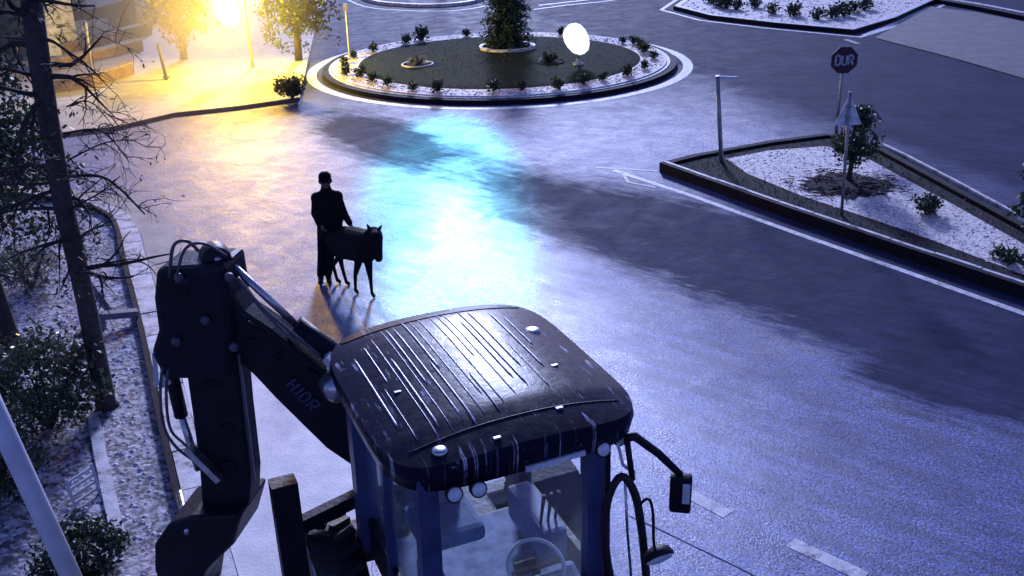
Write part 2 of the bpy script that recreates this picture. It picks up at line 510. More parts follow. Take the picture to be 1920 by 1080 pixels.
    def stones(s, pts, width, z0, z1, off=0.0, step=.8, gap=.025):
        """a kerb laid of separate stones along a polyline"""
        P = [Vector((p[0], p[1], 0)) for p in pts]
        seg = [(b - a).length for a, b in zip(P[:-1], P[1:])]
        tot = sum(seg)
        def at(d):
            for a, b, l in zip(P[:-1], P[1:], seg):
                if d <= l: return a.lerp(b, d / l)
                d -= l
            return P[-1]
        rg_ = random.Random(int(tot * 10))
        n = int(tot / step)
        for k in range(n):
            dz = rg_.uniform(-.006, .006)
            s.strip([at(k * step + gap / 2), at((k + .5) * step), at((k + 1) * step - gap / 2)], width, z0, z1 + dz, off + rg_.uniform(-.005, .005))
        return s
    def leaves(s, rng, centre, radii, n, size, lean=0.0, thin=.45):
        cx, cy, cz = centre
        for _ in range(n):
            d = Vector((rng.gauss(0, 1), rng.gauss(0, 1), rng.gauss(0, 1))).normalized() * (rng.random() ** .45)
            p = Vector((cx + d.x * radii[0], cy + d.y * radii[1], cz + d.z * radii[2]))
            a = Vector((rng.gauss(0, 1), rng.gauss(0, 1), rng.gauss(0, 1) - lean)).normalized()
            b = a.cross(Vector((rng.gauss(0, 1), rng.gauss(0, 1), rng.gauss(0, 1)))).normalized()
            L = size * rng.uniform(.6, 1.4)
            W = L * thin
            s.add([p, p + a * L * .5 + b * W * .5, p + a * L, p + a * L * .5 - b * W * .5], [(0, 1, 2, 3)])
        return s
    def build(s, name, m, parent=None, loc=None):
        me = bpy.data.meshes.new(name)
        me.from_pydata(s.v, [], s.f)
        me.polygons.foreach_set('use_smooth', s.smooth)
        me.materials.append(m)
        me.update()
        if len(s.f) < 20000:
            bm = bmesh.new(); bm.from_mesh(me)
            bmesh.ops.recalc_face_normals(bm, faces=bm.faces[:]); bm.to_mesh(me); bm.free()
        o = bpy.data.objects.new(name, me)
        C.objects.link(o)
        if parent: o.parent = parent
        if loc is not None: o.location = loc
        return o

def tag(o, label=None, cat=None, group=None, kind=None):
    if label: o['label'] = label
    if cat: o['category'] = cat
    if group: o['group'] = group
    if kind: o['kind'] = kind
    return o

def thing(name, label, cat, loc=(0, 0, 0), rotz=0, group=None):
    o = bpy.data.objects.new(name, None)
    o.empty_display_size = .2
    C.objects.link(o)
    o.location = loc; o.rotation_euler = (0, 0, rotz)
    return tag(o, label, cat, group)

def struct(name, mb, m, z=None):
    return tag(mb.build(name, m), kind='structure')

def dup(root, loc, rotz, label, scale=1.0):
    r = root.copy(); C.objects.link(r)
    r.location = loc; r.rotation_euler = (0, 0, rotz); r.scale = (scale,) * 3
    r['label'] = label
    for ch in list(root.children):
        c = ch.copy(); C.objects.link(c); c.parent = r
        for g in list(ch.children):
            d = g.copy(); C.objects.link(d); d.parent = c
    return r

def blob(name, m, parent, caps, ells=(), voxel=.012, smooth=8):
    """one continuous skin grown over tapered capsules and ellipsoids"""
    bm = bmesh.new()
    for c in caps:
        a, b, ra, rb = Vector(c[0]), Vector(c[1]), c[2], c[3]
        d = (b - a)
        L = max(d.length, 1e-5)
        q = Vector((0, 0, 1)).rotation_difference(d / L) if L > 1e-4 else Quaternion()
        prof = []
        for k in range(5):
            t = PI / 2 * k / 4
            prof.append((max(ra * math.sin(t), 1e-4), -ra * math.cos(t)))
        for k in range(1, 5):
            t = PI / 2 * k / 4
            prof.append((max(rb * math.cos(t), 1e-4), L + rb * math.sin(t)) if k else (rb, L))
        prof.insert(5, (rb, L))
        rings = []
        for r, z in prof:
            rings.append([bm.verts.new(a + q @ Vector((r * math.cos(2 * PI * k / 14), r * math.sin(2 * PI * k / 14), z))) for k in range(14)])
        for i in range(len(rings) - 1):
            for k in range(14):
                bm.faces.new((rings[i][k], rings[i][(k + 1) % 14], rings[i + 1][(k + 1) % 14], rings[i + 1][k]))
        bm.faces.new(rings[0][::-1]); bm.faces.new(rings[-1])
    for c, r, rot in ells:
        res = bmesh.ops.create_uvsphere(bm, u_segments=20, v_segments=12, radius=1)
        for v in res['verts']:
            p = Vector((v.co.x * r[0], v.co.y * r[1], v.co.z * r[2]))
            v.co = (rot @ p if rot else p) + Vector(c)
    me = bpy.data.meshes.new(name)
    bm.to_mesh(me); bm.free()
    o = bpy.data.objects.new(name, me)
    C.objects.link(o)
    rm = o.modifiers.new('remesh', 'REMESH'); rm.mode = 'VOXEL'; rm.voxel_size = voxel
    sm = o.modifiers.new('smooth', 'SMOOTH'); sm.factor = .5; sm.iterations = smooth
    dg = bpy.context.evaluated_depsgraph_get()
    me2 = bpy.data.meshes.new_from_object(o.evaluated_get(dg))
    o.modifiers.clear()
    o.data = me2
    me2.materials.clear(); me2.materials.append(m)
    me2.polygons.foreach_set('use_smooth', [True] * len(me2.polygons))
    if parent: o.parent = parent
    return o

def smooth_line(pts, n=6):
    pts = [Vector(p) for p in pts]
    out = []
    for i in range(len(pts) - 1):
        p0 = pts[max(i - 1, 0)]; p1 = pts[i]; p2 = pts[i + 1]; p3 = pts[min(i + 2, len(pts) - 1)]
        for k in range(n):
            t = k / n
            out.append(.5 * ((2 * p1) + (-p0 + p2) * t + (2 * p0 - 5 * p1 + 4 * p2 - p3) * t * t + (-p0 + 3 * p1 - 3 * p2 + p3) * t ** 3))
    out.append(pts[-1])
    return out

# ================================================================ SETTING
struct('ground', MB().prism([(-420, -60), (420, -60), (420, 700), (-420, 700)], -.30, -.02), M['soil'])
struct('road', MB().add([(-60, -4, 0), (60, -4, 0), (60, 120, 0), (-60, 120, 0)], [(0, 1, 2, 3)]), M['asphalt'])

# roundabout -----------------------------------------------------
RC = G(937, 122)
RR = 6.05
struct('roundabout_line', MB().ring(RC, RR - .30, RR, .001, .005), M['paint'])
struct('roundabout_kerb', MB().ring(RC, RR - .70, RR - .50, .0, .13), M['kerb_dark'])
struct('roundabout_kerb_top', MB().ring(RC, RR - .80, RR - .70, .0, .15), M['kerb_white'])
struct('roundabout_earth', MB().lathe([(RR - .80, 0.0), (RR - .80, .12), (4.0, .20), (1.0, .26), (.1, .27)], 96, (RC.x, RC.y, 0)), M['grass'])

def pebbles(name, poly_fn, n, rng, z_fn, smin=.03, smax=.07):
    mb = MB()
    for _ in range(n):
        p = poly_fn(rng)
        if p is None: continue
        s = rng.uniform(smin, smax)
        z = z_fn(p)
        a = rng.random() * PI
        ca, sa = math.cos(a), math.sin(a)
        ring = [(p[0] + ca * s * x - sa * s * y * .8, p[1] + sa * s * x + ca * s * y * .8, z) for x, y in ((-1, 0), (-.3, -.9), (.7, -.7), (1, .2), (.3, .9), (-.6, .7))]
        top = (p[0] + rng.uniform(-.3, .3) * s, p[1] + rng.uniform(-.3, .3) * s, z + s * rng.uniform(.18, .55))
        mb.add(ring + [top], [(i, (i + 1) % 6, 6) for i in range(6)])
    o = mb.build(name, M['pebble'])
    return tag(o, kind='stuff')

rng = random.Random(3)
def ring_pt(r):
    a = r.random() * 2 * PI; R = r.uniform(RR - 1.55, RR - .9)
    return (RC.x + R * math.cos(a), RC.y + R * math.sin(a))
bed = MB().ring(RC, RR - 1.62 , RR - .802, .10, .185)
tag(bed.build('pebble_bed', M['pebble']), 'ring of white pebbles inside the roundabout kerb', 'pebbles', kind='stuff')
tag(pebbles('white_pebble', ring_pt, 2600, rng, lambda p: .18), 'loose white pebbles on the roundabout ring', 'pebbles')

# grass tufts on the roundabout
gm = MB(); rng = random.Random(9)
for _ in range(9000):
    a = rng.random() * 2 * PI; R = (rng.random() ** .5) * (RR - 1.65)
    p = Vector((RC.x + R * math.cos(a), RC.y + R * math.sin(a), .155 + .11 * (1 - R / 4.4)))
    d = Vector((rng.gauss(0, .5), rng.gauss(0, .5), 1)).normalized() * rng.uniform(.04, .09)
    sd = Vector((rng.gauss(0, 1), rng.gauss(0, 1), 0)).normalized() * .012
    gm.add([p - sd, p + sd, p + d], [(0, 1, 2)])
tag(gm.build('grass', M['leaf_dark']), 'short dark grass covering the roundabout', 'grass', kind='stuff')

# upper right island --------------------------------------------
U = [G(1262, 18), G(1330, 36), G(1450, 50), G(1600, 64), G(1680, 40), G(1752, 6), G(1760, -60), G(1500, -60), G(1330, -30)]
U = [Vector((p.x, p.y, 0)) for p in U]
def inset(poly, d):
    n = len(poly); cx = sum(p.x for p in poly) / n; cy = sum(p.y for p in poly) / n
    out = []
    for i in range(n):
        a, b, c = poly[i - 1], poly[i], poly[(i + 1) % n]
        e1 = (b - a).normalized(); e2 = (c - b).normalized()
        n1 = Vector((-e1.y, e1.x, 0)); n2 = Vector((-e2.y, e2.x, 0))
        if (Vector((cx, cy, 0)) - b).dot(n1) < 0 and (Vector((cx, cy, 0)) - b).dot(n2) < 0: n1, n2 = -n1, -n2
        k = (n1 + n2)
        k = k / max(.35, k.length_squared / 2)
        out.append(b + k * d)
    return out
def signed_area(poly):
    return sum(poly[i].x * poly[(i + 1) % len(poly)].y - poly[(i + 1) % len(poly)].x * poly[i].y for i in range(len(poly)))
def inset2(poly, d):
    s = 1 if signed_area(poly) > 0 else -1
    n = len(poly); out = []
    for i in range(n):
        a, b, c = poly[i - 1], poly[i], poly[(i + 1) % n]
        e1 = (b - a).normalized(); e2 = (c - b).normalized()
        n1 = Vector((-e1.y, e1.x, 0)) * s; n2 = Vector((-e2.y, e2.x, 0)) * s
        k = n1 + n2
        k = k * (1 / max(.5, 1 + n1.dot(n2)))
        out.append(b + k * d)
    return out
def in_poly(p, poly):
    x, y = p[0], p[1]; r = False; n = len(poly); j = n - 1
    for i in range(n):
        if (poly[i].y > y) != (poly[j].y > y) and x < (poly[j].x - poly[i].x) * (y - poly[i].y) / (poly[j].y - poly[i].y) + poly[i].x: r = not r
        j = i
    return r
def frame_mb(outer, inner, z0, z1):
    mb = MB(); n = len(outer)
    vs = [(p.x, p.y, z0) for p in outer] + [(p.x, p.y, z0) for p in inner] + [(p.x, p.y, z1) for p in outer] + [(p.x, p.y, z1) for p in inner]
    fs = []
    for i in range(n):
        j = (i + 1) % n
        fs += [(i, j, 2 * n + j, 2 * n + i), (n + i, 3 * n + i, 3 * n + j, n + j), (2 * n + i, 2 * n + j, 3 * n + j, 3 * n + i), (i, n + i, n + j, j)]
    return mb.add(vs, fs)

struct('kerb_line', frame_mb(inset2(U, -.55), inset2(U, -.38), .001, .005), M['paint'])
struct('kerb', frame_mb(U, inset2(U, .22), 0, .15), M['kerb_dark'])
struct('kerb_top', frame_mb(inset2(U, .05), inset2(U, .30), .10, .156), M['kerb_white'])
U2 = inset2(U, .30)
tag(MB().prism([(p.x, p.y) for p in U2], .0, .13).build('pebble_bed', M['pebble']), 'white pebble bed of the far traffic island', 'pebbles', kind='stuff')
rng = random.Random(5)
xs = [p.x for p in U2]; ys = [p.y for p in U2]
def up_pt(r):
    p = (r.uniform(min(xs), max(xs)), r.uniform(min(ys), 44))
    return p if in_poly(p, U2) else None
tag(pebbles('white_pebble', up_pt, 2500, rng, lambda p: .125, .04, .1), 'loose white pebbles on the far traffic island', 'pebbles')

# right splitter island --------------------------------------------
I0 = [G(1236, 322), G(1300, 306), G(1440, 280), G(1545, 266), G(1600, 272), G(1650, 292), G(1760, 352), G(1905, 432), G(2080, 530), G(2300, 690), G(2120, 650), G(1920, 562), G(1700, 487), G(1450, 400)]
I0 = [Vector((p.x, p.y, 0)) for p in I0]
struct('kerb', frame_mb(I0, inset2(I0, .16), 0, .20), M['kerb_dark'])
_near = [I0[0]] + I0[:9:-1]
struct('kerb_top', MB().stones(_near, .07, .12, .208, off=.13), M['kerb_white'])
struct('kerb_top', MB().strip([G(1655, 286), G(1700, 308), G(1790, 356), G(1905, 420)], .06, .0, .206, off=-.03), M['kerb_white'])
I1 = inset2(I0, .22)
struct('verge', MB().prism([(p.x, p.y) for p in I1], 0, .15), M['verge'])
I2 = [G(1362, 312), G(1440, 296), G(1545, 288), G(1605, 300), G(1685, 345), G(1785, 400), G(1900, 466), G(2040, 550), G(2130, 612), G(1990, 560), G(1860, 512), G(1700, 450), G(1500, 382), G(1400, 340)]
I2 = [Vector((p.x, p.y, 0)) for p in I2]
tag(MB().prism([(p.x, p.y) for p in I2], .1, .165).build('pebble_bed', M['pebble']), 'white gravel bed inside the near triangular island', 'gravel', kind='stuff')
rng = random.Random(6)
xs2 = [p.x for p in I2]; ys2 = [p.y for p in I2]
def is_pt(r):
    p = (r.uniform(min(xs2), max(xs2)), r.uniform(min(ys2), max(ys2)))
    return p if in_poly(p, I2) else None
tag(pebbles('white_gravel', is_pt, 5200, rng, lambda p: .16, .02, .05), 'loose white gravel on the near triangular island', 'gravel')
vm = MB()
I0b = inset2(I0, .25)
xs3 = [p.x for p in I0b]; ys3 = [p.y for p in I0b]
for _ in range(9000):
    p = (rng.uniform(min(xs3), max(xs3)), rng.uniform(min(ys3), max(ys3)))
    if not in_poly(p, I0b) or in_poly(p, I2): continue
    p = Vector((*p, .145))
    d = Vector((rng.gauss(0, .6), rng.gauss(0, .6), 1)).normalized() * rng.uniform(.03, .09)
    sd = Vector((rng.gauss(0, 1), rng.gauss(0, 1), 0)).normalized() * .01
    vm.add([p - sd, p + sd, p + d], [(0, 1, 2)])
tag(vm.build('verge_grass', M['leaf_dark']), 'short dark grass on the verge of the triangular island', 'grass', kind='stuff')

# painted markings
def mark(name, pts, w, m='paint', z=.004, off=0):
    mb = MB().strip([G(*p) for p in pts], w, .0008, z, off)
    return struct(name, mb, M[m])
mark('lane_line', [(1150, 319), (1300, 368), (1500, 440), (1700, 510), (1925, 590), (2150, 680)], .13)
mark('lane_line', [(1118, 314), (1235, 321)], .10, 'worn')
mark('lane_line', [(1165, 322), (1178, 342), (1230, 352)], .07, 'worn', .0055)
mark('lane_line', [(1680, 296), (1760, 336), (1880, 400)], .12, 'worn')
mark('lane_dash', [(1290, 925), (1365, 965)], .16)
mark('lane_dash', [(1482, 1017), (1622, 1082)], .16)
mark('road_seam', [(1180, 968), (1235, 992), (1400, 1072), (1500, 1130)], .012, 'worn_seam')
mark('edge_line', [(1622, 66), (1680, 42), (1745, 12)], .22)
mark('edge_line', [(1585, 74), (1610, 82)], .2, 'worn', .0056)
# paved apron at the upper right
AP = [G(1640, 72), G(1745, 14), G(1830, 24), G(1935, 45), G(2100, 90), G(2140, 220), G(1925, 150), G(1780, 108)]
struct('pavement', MB().prism([(p.x, p.y) for p in AP], .001, .03), mat('grey_apron', (.13, .13, .15), .75, col2=(.07, .07, .085), scale=1.5, bump=.3))
struct('kerb', MB().strip([G(1740, 2), G(1830, 18), G(1925, 38), G(2100, 80)], .3, 0, .16), M['kerb_dark'])
struct('kerb_top', MB().strip([G(1740, 0), G(1830, 14), G(1925, 33), G(2100, 74)], .25, 0, .17), M['kerb_white'])
# far kerbs behind the roundabout
struct('kerb', MB().strip(smooth_line([G(640, -30), G(690, 2), G(760, 12), G(840, 12), G(900, 2), G(930, -20)]), .22, 0, .14), M['kerb_white'])
struct('edge_line', MB().strip(smooth_line([G(610, -30), G(670, 8), G(750, 19), G(850, 20), G(930, 8)]), .12, .001, .005), M['worn'])
struct('edge_line', MB().strip([G(1000, 18), G(1060, 10), G(1120, 4), G(1200, -6)], .14, .001, .005), M['paint'])
struct('edge_line', MB().strip([G(1010, 10), G(1100, 0), G(1200, -16)], .2, .001, .005), M['worn'])

# far left pavement, lit by the yellow lamp
FP = [G(562, 189), G(450, 205), G(330, 218), G(215, 245), G(60, 262), G(-150, 280)]
FPp = [(p.x, p.y) for p in FP] + [(-30, 25), (-34, 60), (-9, 60), (G(600, 20).x, G(600, 20).y), (G(575, 130).x, G(575, 130).y)]
struct('far_pavement', MB().prism(FPp, .0, .08), M['paving'])
struct('kerb', MB().strip(FP, .07, 0, .09, off=-.035), M['kerb_dark'])

# near left pavement: stony ground, white kerb and dark edging
KL = [(-.6, 1.9), (-2.62, 6.5), (-3.99, 9.64), (-5.11, 12.28), (-6.4, 15.2), (-6.95, 16.5), (-7.5, 17.4), (-8.5, 18.2), (-10.5, 18.9), (-16, 19.8)]
KLs = smooth_line([(a, b, 0) for a, b in KL], 4)
struct('pavement', MB().prism([(p.x, p.y) for p in KLs] + [(-40, 20), (-40, 1.5)], -.01, .11), M['stony'])
struct('kerb', MB().stones(KLs, .30, 0, .125, off=-.19), M['kerb_white'])
struct('kerb_edging', MB().strip(KLs, .07, 0, .20, off=.005), M['kerb_dark'])
struct('kerb_channel', MB().strip(KLs, .55, .0009, .006, off=-.64), M['paving'])
struct('path_edging', MB().strip([G(175, 780, .11), G(188, 850, .11), G(205, 930, .11), G(224, 1012, .11)], .13, .05, .15), M['kerb_white'])
ap_ = [G(448, 620), G(560, 720), G(690, 860), G(700, 1200)]
kerb_side = [p for p in KLs if p.y > ap_[3].y and p.y < ap_[0].y]
kl2 = [(p.x + .33, p.y + .13) for p in kerb_side]
struct('concrete_apron', MB().prism([(p.x, p.y) for p in ap_] + kl2, .001, .012), mat('pale_concrete', (.78, .76, .80), .6, col2=(.55, .54, .6), scale=2.2, bump=.25, bscale=35))
# stones scattered on the stony pavement
rng = random.Random(11)
sm_ = MB()
for _ in range(6500):
    x, y = rng.uniform(-9, -1.2), rng.uniform(5.5, 18)
    kx = -3.99 + (y - 9.64) * (-.425)
    if x > kx - .1: continue
    s = rng.uniform(.012, .05)
    ring = [(x + s * math.cos(k * PI / 3 + s) * rng.uniform(.7, 1.2), y + s * math.sin(k * PI / 3 + s) * rng.uniform(.6, 1), .108) for k in range(6)]
    sm_.add(ring + [(x, y, .108 + s * rng.uniform(.3, .7))], [(i, (i + 1) % 6, 6) for i in range(6)])
tag(sm_.build('gravel', mat('grey_stones', (.75, .72, .78), .7, col2=(.35, .34, .4), scale=10)), 'loose grey stones on the rough left pavement', 'stones', kind='stuff')

# ================================================================ PLANTS
def small_shrub(seed, r=.16, h=.28, n=70, m='leaf_dark', leaf=.09):
    rg = random.Random(seed)
    t = thing('shrub', '', 'shrub')
    st = MB()
    for k in range(5):
        a = k * 2 * PI / 5 + rg.random()
        st.tube([(0, 0, -.03), (math.cos(a) * r * .4, math.sin(a) * r * .4, h * .5), (math.cos(a) * r * .8, math.sin(a) * r * .8, h * .9)], [.012, .008, .004], 5)
    st.build('stem', M['bark_dark'], t)
    MB().leaves(rg, (0, 0, h * .55), (r, r, h * .55), n * 3, leaf, thin=.5).build('foliage', M[m], t)
    return t

def place_shrubs(protos, spots, group, labels, zs):
    used = set()
    for i, (p, s) in enumerate(spots):
        pr = protos[i % len(protos)]
        loc = (p[0], p[1], zs)
        if id(pr) not in used:
            used.add(id(pr)); o = pr
            o.location = loc; o.scale = (s,) * 3; o['label'] = labels[i]
        else:
            o = dup(pr, loc, i * 1.3, labels[i], s)
        o['group'] = group; o['category'] = 'shrub'

ORD = ['first', 'second', 'third', 'fourth', 'fifth', 'sixth', 'seventh', 'eighth', 'ninth', 'tenth', 'eleventh', 'twelfth', 'thirteenth', 'fourteenth', 'fifteenth', 'sixteenth', 'seventeenth', 'eighteenth', 'nineteenth', 'twentieth']
rim_px = [(640, 135), (665, 152), (695, 162), (748, 172), (810, 171), (925, 168), (980, 166), (1046, 160), (1115, 158), (1160, 150), (1186, 136), (1202, 122), (1222, 103), (1210, 92), (1196, 82), (1180, 77), (1152, 77), (1034, 65), (885, 68), (820, 76), (792, 80), (738, 92), (700, 103), (668, 112), (650, 124), (632, 142)]
spots, labels = [], []
rng = random.Random(4)
ring_list = []
for u, v in rim_px:
    p = G(u, v + 6, .2); d = Vector((p.x - RC.x, p.y - RC.y, 0))
    ang = math.atan2(d.y, d.x)
    ring_list.append(ang)
nf = nb = 0
front = sorted([a for a in ring_list if math.sin(a) < .1], key=lambda a: (a - PI) % (2 * PI))
back = sorted([a for a in ring_list if math.sin(a) >= .1], key=lambda a: -a)
for k, a in enumerate(front):
    R = RR - rng.uniform(1.05, 1.4)
    spots.append(((RC.x + R * math.cos(a), RC.y + R * math.sin(a)), rng.uniform(.8, 1.15)))
    labels.append('dark rosette shrub on near side of roundabout rim, %s from the left' % ORD[k])
for k, a in enumerate(back):
    R = RR - rng.uniform(1.05, 1.4)
    sc = rng.uniform(.75, 1.1)
    if k == 3: sc = 1.6
    spots.append(((RC.x + R * math.cos(a), RC.y + R * math.sin(a)), sc))
    labels.append('dark rosette shrub on far side of roundabout rim, %s from the left' % ORD[k])
place_shrubs([small_shrub(1), small_shrub(2), small_shrub(3)], spots, 'shrubs round the roundabout rim', labels, .19)

up_px = [(1345, 12), (1360, 16), (1382, 18), (1415, 14), (1448, 26), (1488, 30), (1533, 36), (1330, 4), (1560, 34), (1580, 30), (1600, 24), (1622, 18)]
up_px.sort()
spots = [((G(u, v, .13).x, G(u, v, .13).y), rng.uniform(1.2, 1.9)) for u, v in up_px]
labels = ['dark shrub on the far white pebble island, %s from the left' % ORD[k] for k in range(len(up_px))]
place_shrubs([small_shrub(21, .2, .3), small_shrub(22, .2, .3)], spots, 'shrubs on the far island', labels, .12)

# low round rosettes on the roundabout lawn
def rosette(u, v, pale, label):
    p = G(u, v, .22)
    t = thing('rosette_plant', label, 'plant', p)
    rg = random.Random(u)
    mb = MB()
    for k in range(90):
        a = rg.random() * 2 * PI; L = rg.uniform(.25, .42); hgt = rg.uniform(.08, .3)
        d = Vector((math.cos(a), math.sin(a), 0)); sd = Vector((-d.y, d.x, 0)) * .03
        mb.add([d * .03 - sd, d * .03 + sd, d * L * .6 + sd * .8 + Vector((0, 0, hgt)), d * L + Vector((0, 0, hgt * .6)), d * L * .6 - sd * .8 + Vector((0, 0, hgt))], [(0, 1, 2, 3, 4)])
    mb.build('leaves', M['leaf_pale' if pale else 'leaf_dark'], t)
    MB().torus((0, 0, .02), .47, .035, None, 40, 6).build('edging_ring', M['kerb_white' if pale else 'verge'], t)
rosette(783, 122, True, 'pale spiky rosette plant inside a white ring on the roundabout lawn')
rosette(1030, 117, False, 'dark low rosette plant on the lawn right of the conifer')

# conifer on the roundabout
cp = G(950, 90, .24)
t = thing('conifer', 'dark green conifer rising from the middle of the roundabout', 'tree', cp)
MB().tube([(0, 0, -.05), (.02, 0, 1.2), (0, .03, 2.6), (0, 0, 4.1)], [.12, .09, .06, .015], 8).build('trunk', M['bark_dark'], t)
cb = MB(); rg = random.Random(31)
for k in range(900):
    h = .05 + 4.0 * (rg.random() ** 1.15)
    R = .86 * (1 - (h / 4.4)) ** .55 * rg.uniform(.6, 1.12)
    a = rg.random() * 2 * PI
    d = Vector((math.cos(a), math.sin(a), 0))
    tip = d * R + Vector((0, 0, h - .05))
    cb.leaves(rg, (d * R * rg.uniform(.3, .8) + Vector((0, 0, h))), (.17, .17, .12), 14, .13, .2, .35)
    cb.leaves(rg, tip, (.09, .09, .06), 5, .12, .4, .3)
cb.build('crown', leaf_mat('conifer_needles', (.008, .022, .016), (.03, .065, .045), .5, .15), t)
tag(MB().ring((cp.x + .02, cp.y - .05), .78, .93, .2, .34, 64).build('planter_ring', M['kerb_white']), 'low white ring edging around the foot of the conifer', 'planter edging')

# island tree, bushes, mulch ring
pt = G(1590, 340, .16)
t = thing('small_tree', 'small dark evergreen tree on the gravel island behind the triangular sign', 'tree', pt)
MB().tube([(0, 0, -.05), (.03, 0, .35), (0, .02, .9), (.05, 0, 1.3)], [.06, .045, .035, .02], 7).build('trunk', M['bark'], t)
cb = MB(); rg = random.Random(8)
for k in range(110):
    a = rg.random() * 2 * PI; zz = rg.uniform(.38, 1.45); r = rg.uniform(.05, .44) * (1.1 - abs(zz - .8) / 1.0)
    cb.leaves(rg, (math.cos(a) * r + .08, math.sin(a) * r, zz), (.13, .13, .12), 24, .08)
cb.build('crown', M['leaf_dark'], t)
mm = MB(); rg = random.Random(12)
mr_ = [.82 + rg.uniform(-.12, .14) for _ in range(40)]
mm.add([(0, 0, .05)] + [(mr_[k] * .55 * math.cos(k * PI / 20), mr_[k] * .55 * math.sin(k * PI / 20), .04) for k in range(40)] + [(mr_[k] * 1.1 * math.cos(k * PI / 20), mr_[k] * math.sin(k * PI / 20), .012) for k in range(40)],
       [(0, 1 + k, 1 + (k + 1) % 40) for k in range(40)] + [(1 + k, 41 + k, 41 + (k + 1) % 40, 1 + (k + 1) % 40) for k in range(40)])
for _ in range(160):
    a_ = rg.random() * 2 * PI; q_ = rg.uniform(.2, 1.15)
    c_ = Vector((q_ * math.cos(a_), q_ * .9 * math.sin(a_), .045)); d__ = Vector((rg.gauss(0, 1), rg.gauss(0, 1), .1)).normalized() * rg.uniform(.05, .16)
    mm.tube([c_ - d__, c_ + d__], .008, 4)
mo = mm.build('mulch_ring', M['verge'], None, (pt.x - .1, pt.y - .25, .15))
tag(mo, 'round patch of dark mulch at the foot of the island tree', 'mulch', kind='stuff')
def bush(name, label, p, r, h, n, m, seed, leaf=.09, stemm='bark_dark'):
    t = thing(name, label, 'bush', p)
    rg = random.Random(seed)
    st = MB()
    for k in range(7):
        a = k * .9 + rg.random()
        st.tube([(0, 0, -.05), (math.cos(a) * r * .4, math.sin(a) * r * .4, h * .5), (math.cos(a) * r * .75, math.sin(a) * r * .75, h * .85)], [.02, .014, .006], 5)
    st.build('stem', M[stemm], t)
    fb = MB()
    for k in range(n):
        d = Vector((rg.gauss(0, 1), rg.gauss(0, 1), rg.gauss(0, 1))).normalized() * rg.uniform(.45, 1.0)
        c = Vector((d.x * r, d.y * r, h * .52 + d.z * h * .48))
        s = min(r, h) * rg.uniform(.16, .34)
        fb.leaves(rg, c, (s, s, s * .8), int(26), leaf, .1, .5)
    fb.build('foliage', M[m], t)
    return t
bush('bush', 'small round dark bush alone on the white gravel', G(1738, 402, .16), .24, .38, 26, 'leaf_dark', 41, .07)
bush('bush', 'tall dark bush at the right edge behind the gravel', G(1935, 455, .1), .35, 1.4, 60, 'leaf_dark', 42, .1)
bush('bush', 'low twiggy bush on the gravel corner near the kerb', G(1900, 490, .16), .36, .22, 16, 'verge' if False else 'leaf_dark', 43, .07)

# ================================================================ SIGNS AND POSTS
# stop sign
b = G(1567, 252, .1)
top = GY(1582, 112, b.y)
t = thing('stop_sign', 'red octagonal stop sign reading DUR on a thin post at the far island corner', 'sign', b)
h = top.z - b.z; dx = top.x - b.x
MB().tube([(0, 0, -.05), (dx * .5, 0, h * .5), (dx, .02, h + .2)], .035, 8).build('post', M['steel'], t)
R8 = .31
oct_ = [(dx + R8 * math.cos(PI / 8 + k * PI / 4), R8 * math.sin(PI / 8 + k * PI / 4)) for k in range(8)]
def plate(mb, pts, y0, y1, zc):
    n = len(pts)
    vs = [(p[0], y0, zc + p[1]) for p in pts] + [(p[0], y1, zc + p[1]) for p in pts]
    fs = [tuple(range(n)), tuple(range(n, 2 * n))[::-1]] + [(i, (i + 1) % n, n + (i + 1) % n, n + i) for i in range(n)]
    return mb.add(vs, fs)
pl = plate(MB(), oct_, -.045, -.03, h).build('plate', M['sign_dark'], t)
def stroke(mb, pts, w, y, zc, xc, sc, dep=.006):
    for (a, b_) in zip(pts[:-1], pts[1:]):
        A = Vector((xc + a[0] * sc, y, zc + a[1] * sc)); B = Vector((xc + b_[0] * sc, y, zc + b_[1] * sc))
        mb.beam(A, B, dep, w, up=(0, -1, 0)) if False else mb.beam(A, B, w, dep, up=(0, -1, 0))
    return mb
lt = MB()
sc_ = .2
stroke(lt, [(-.95, -.5), (-.95, .5), (-.6, .5), (-.42, .3), (-.42, -.3), (-.6, -.5), (-.95, -.5)], .045, -.052, h, dx, sc_)
stroke(lt, [(-.25, .5), (-.25, -.35), (-.1, -.5), (.1, -.5), (.25, -.35), (.25, .5)], .045, -.052, h, dx, sc_)
stroke(lt, [(.45, -.5), (.45, .5), (.8, .5), (.95, .35), (.95, .1), (.8, 0), (.45, 0)], .045, -.052, h, dx, sc_)
stroke(lt, [(.68, 0), (.98, -.5)], .045, -.052, h, dx, sc_)
lt.build('lettering', M['sign_white'], pl)

# triangular sign from behind
b = G(1578, 402, .16)
top = GY(1594, 172, b.y)
t = thing('triangle_sign', 'grey back of a triangular road sign on a tall post in the gravel', 'sign', b)
h = top.z - b.z; dx = top.x - b.x
MB().tube([(0, 0, -.05), (dx * .5, 0, h * .5), (dx, 0, h)], .028, 8).build('post', M['steel'], t)
bl = GY(1564, 238, b.y); br = GY(1617, 234, b.y); tp = GY(1596, 176, b.y)
tri = [(p.x - b.x, p.z - b.z) for p in (bl, br, tp)]
plate(MB(), tri, .032, .044, 0).build('plate', M['sign_back'], t)
for zz in (.3, .62):
    zc = tri[0][1] * (1 - zz) + tri[2][1] * zz
    MB().box((dx * .9, .0, zc), (.09, .05, .03)).build('bracket', M['steel'], t)

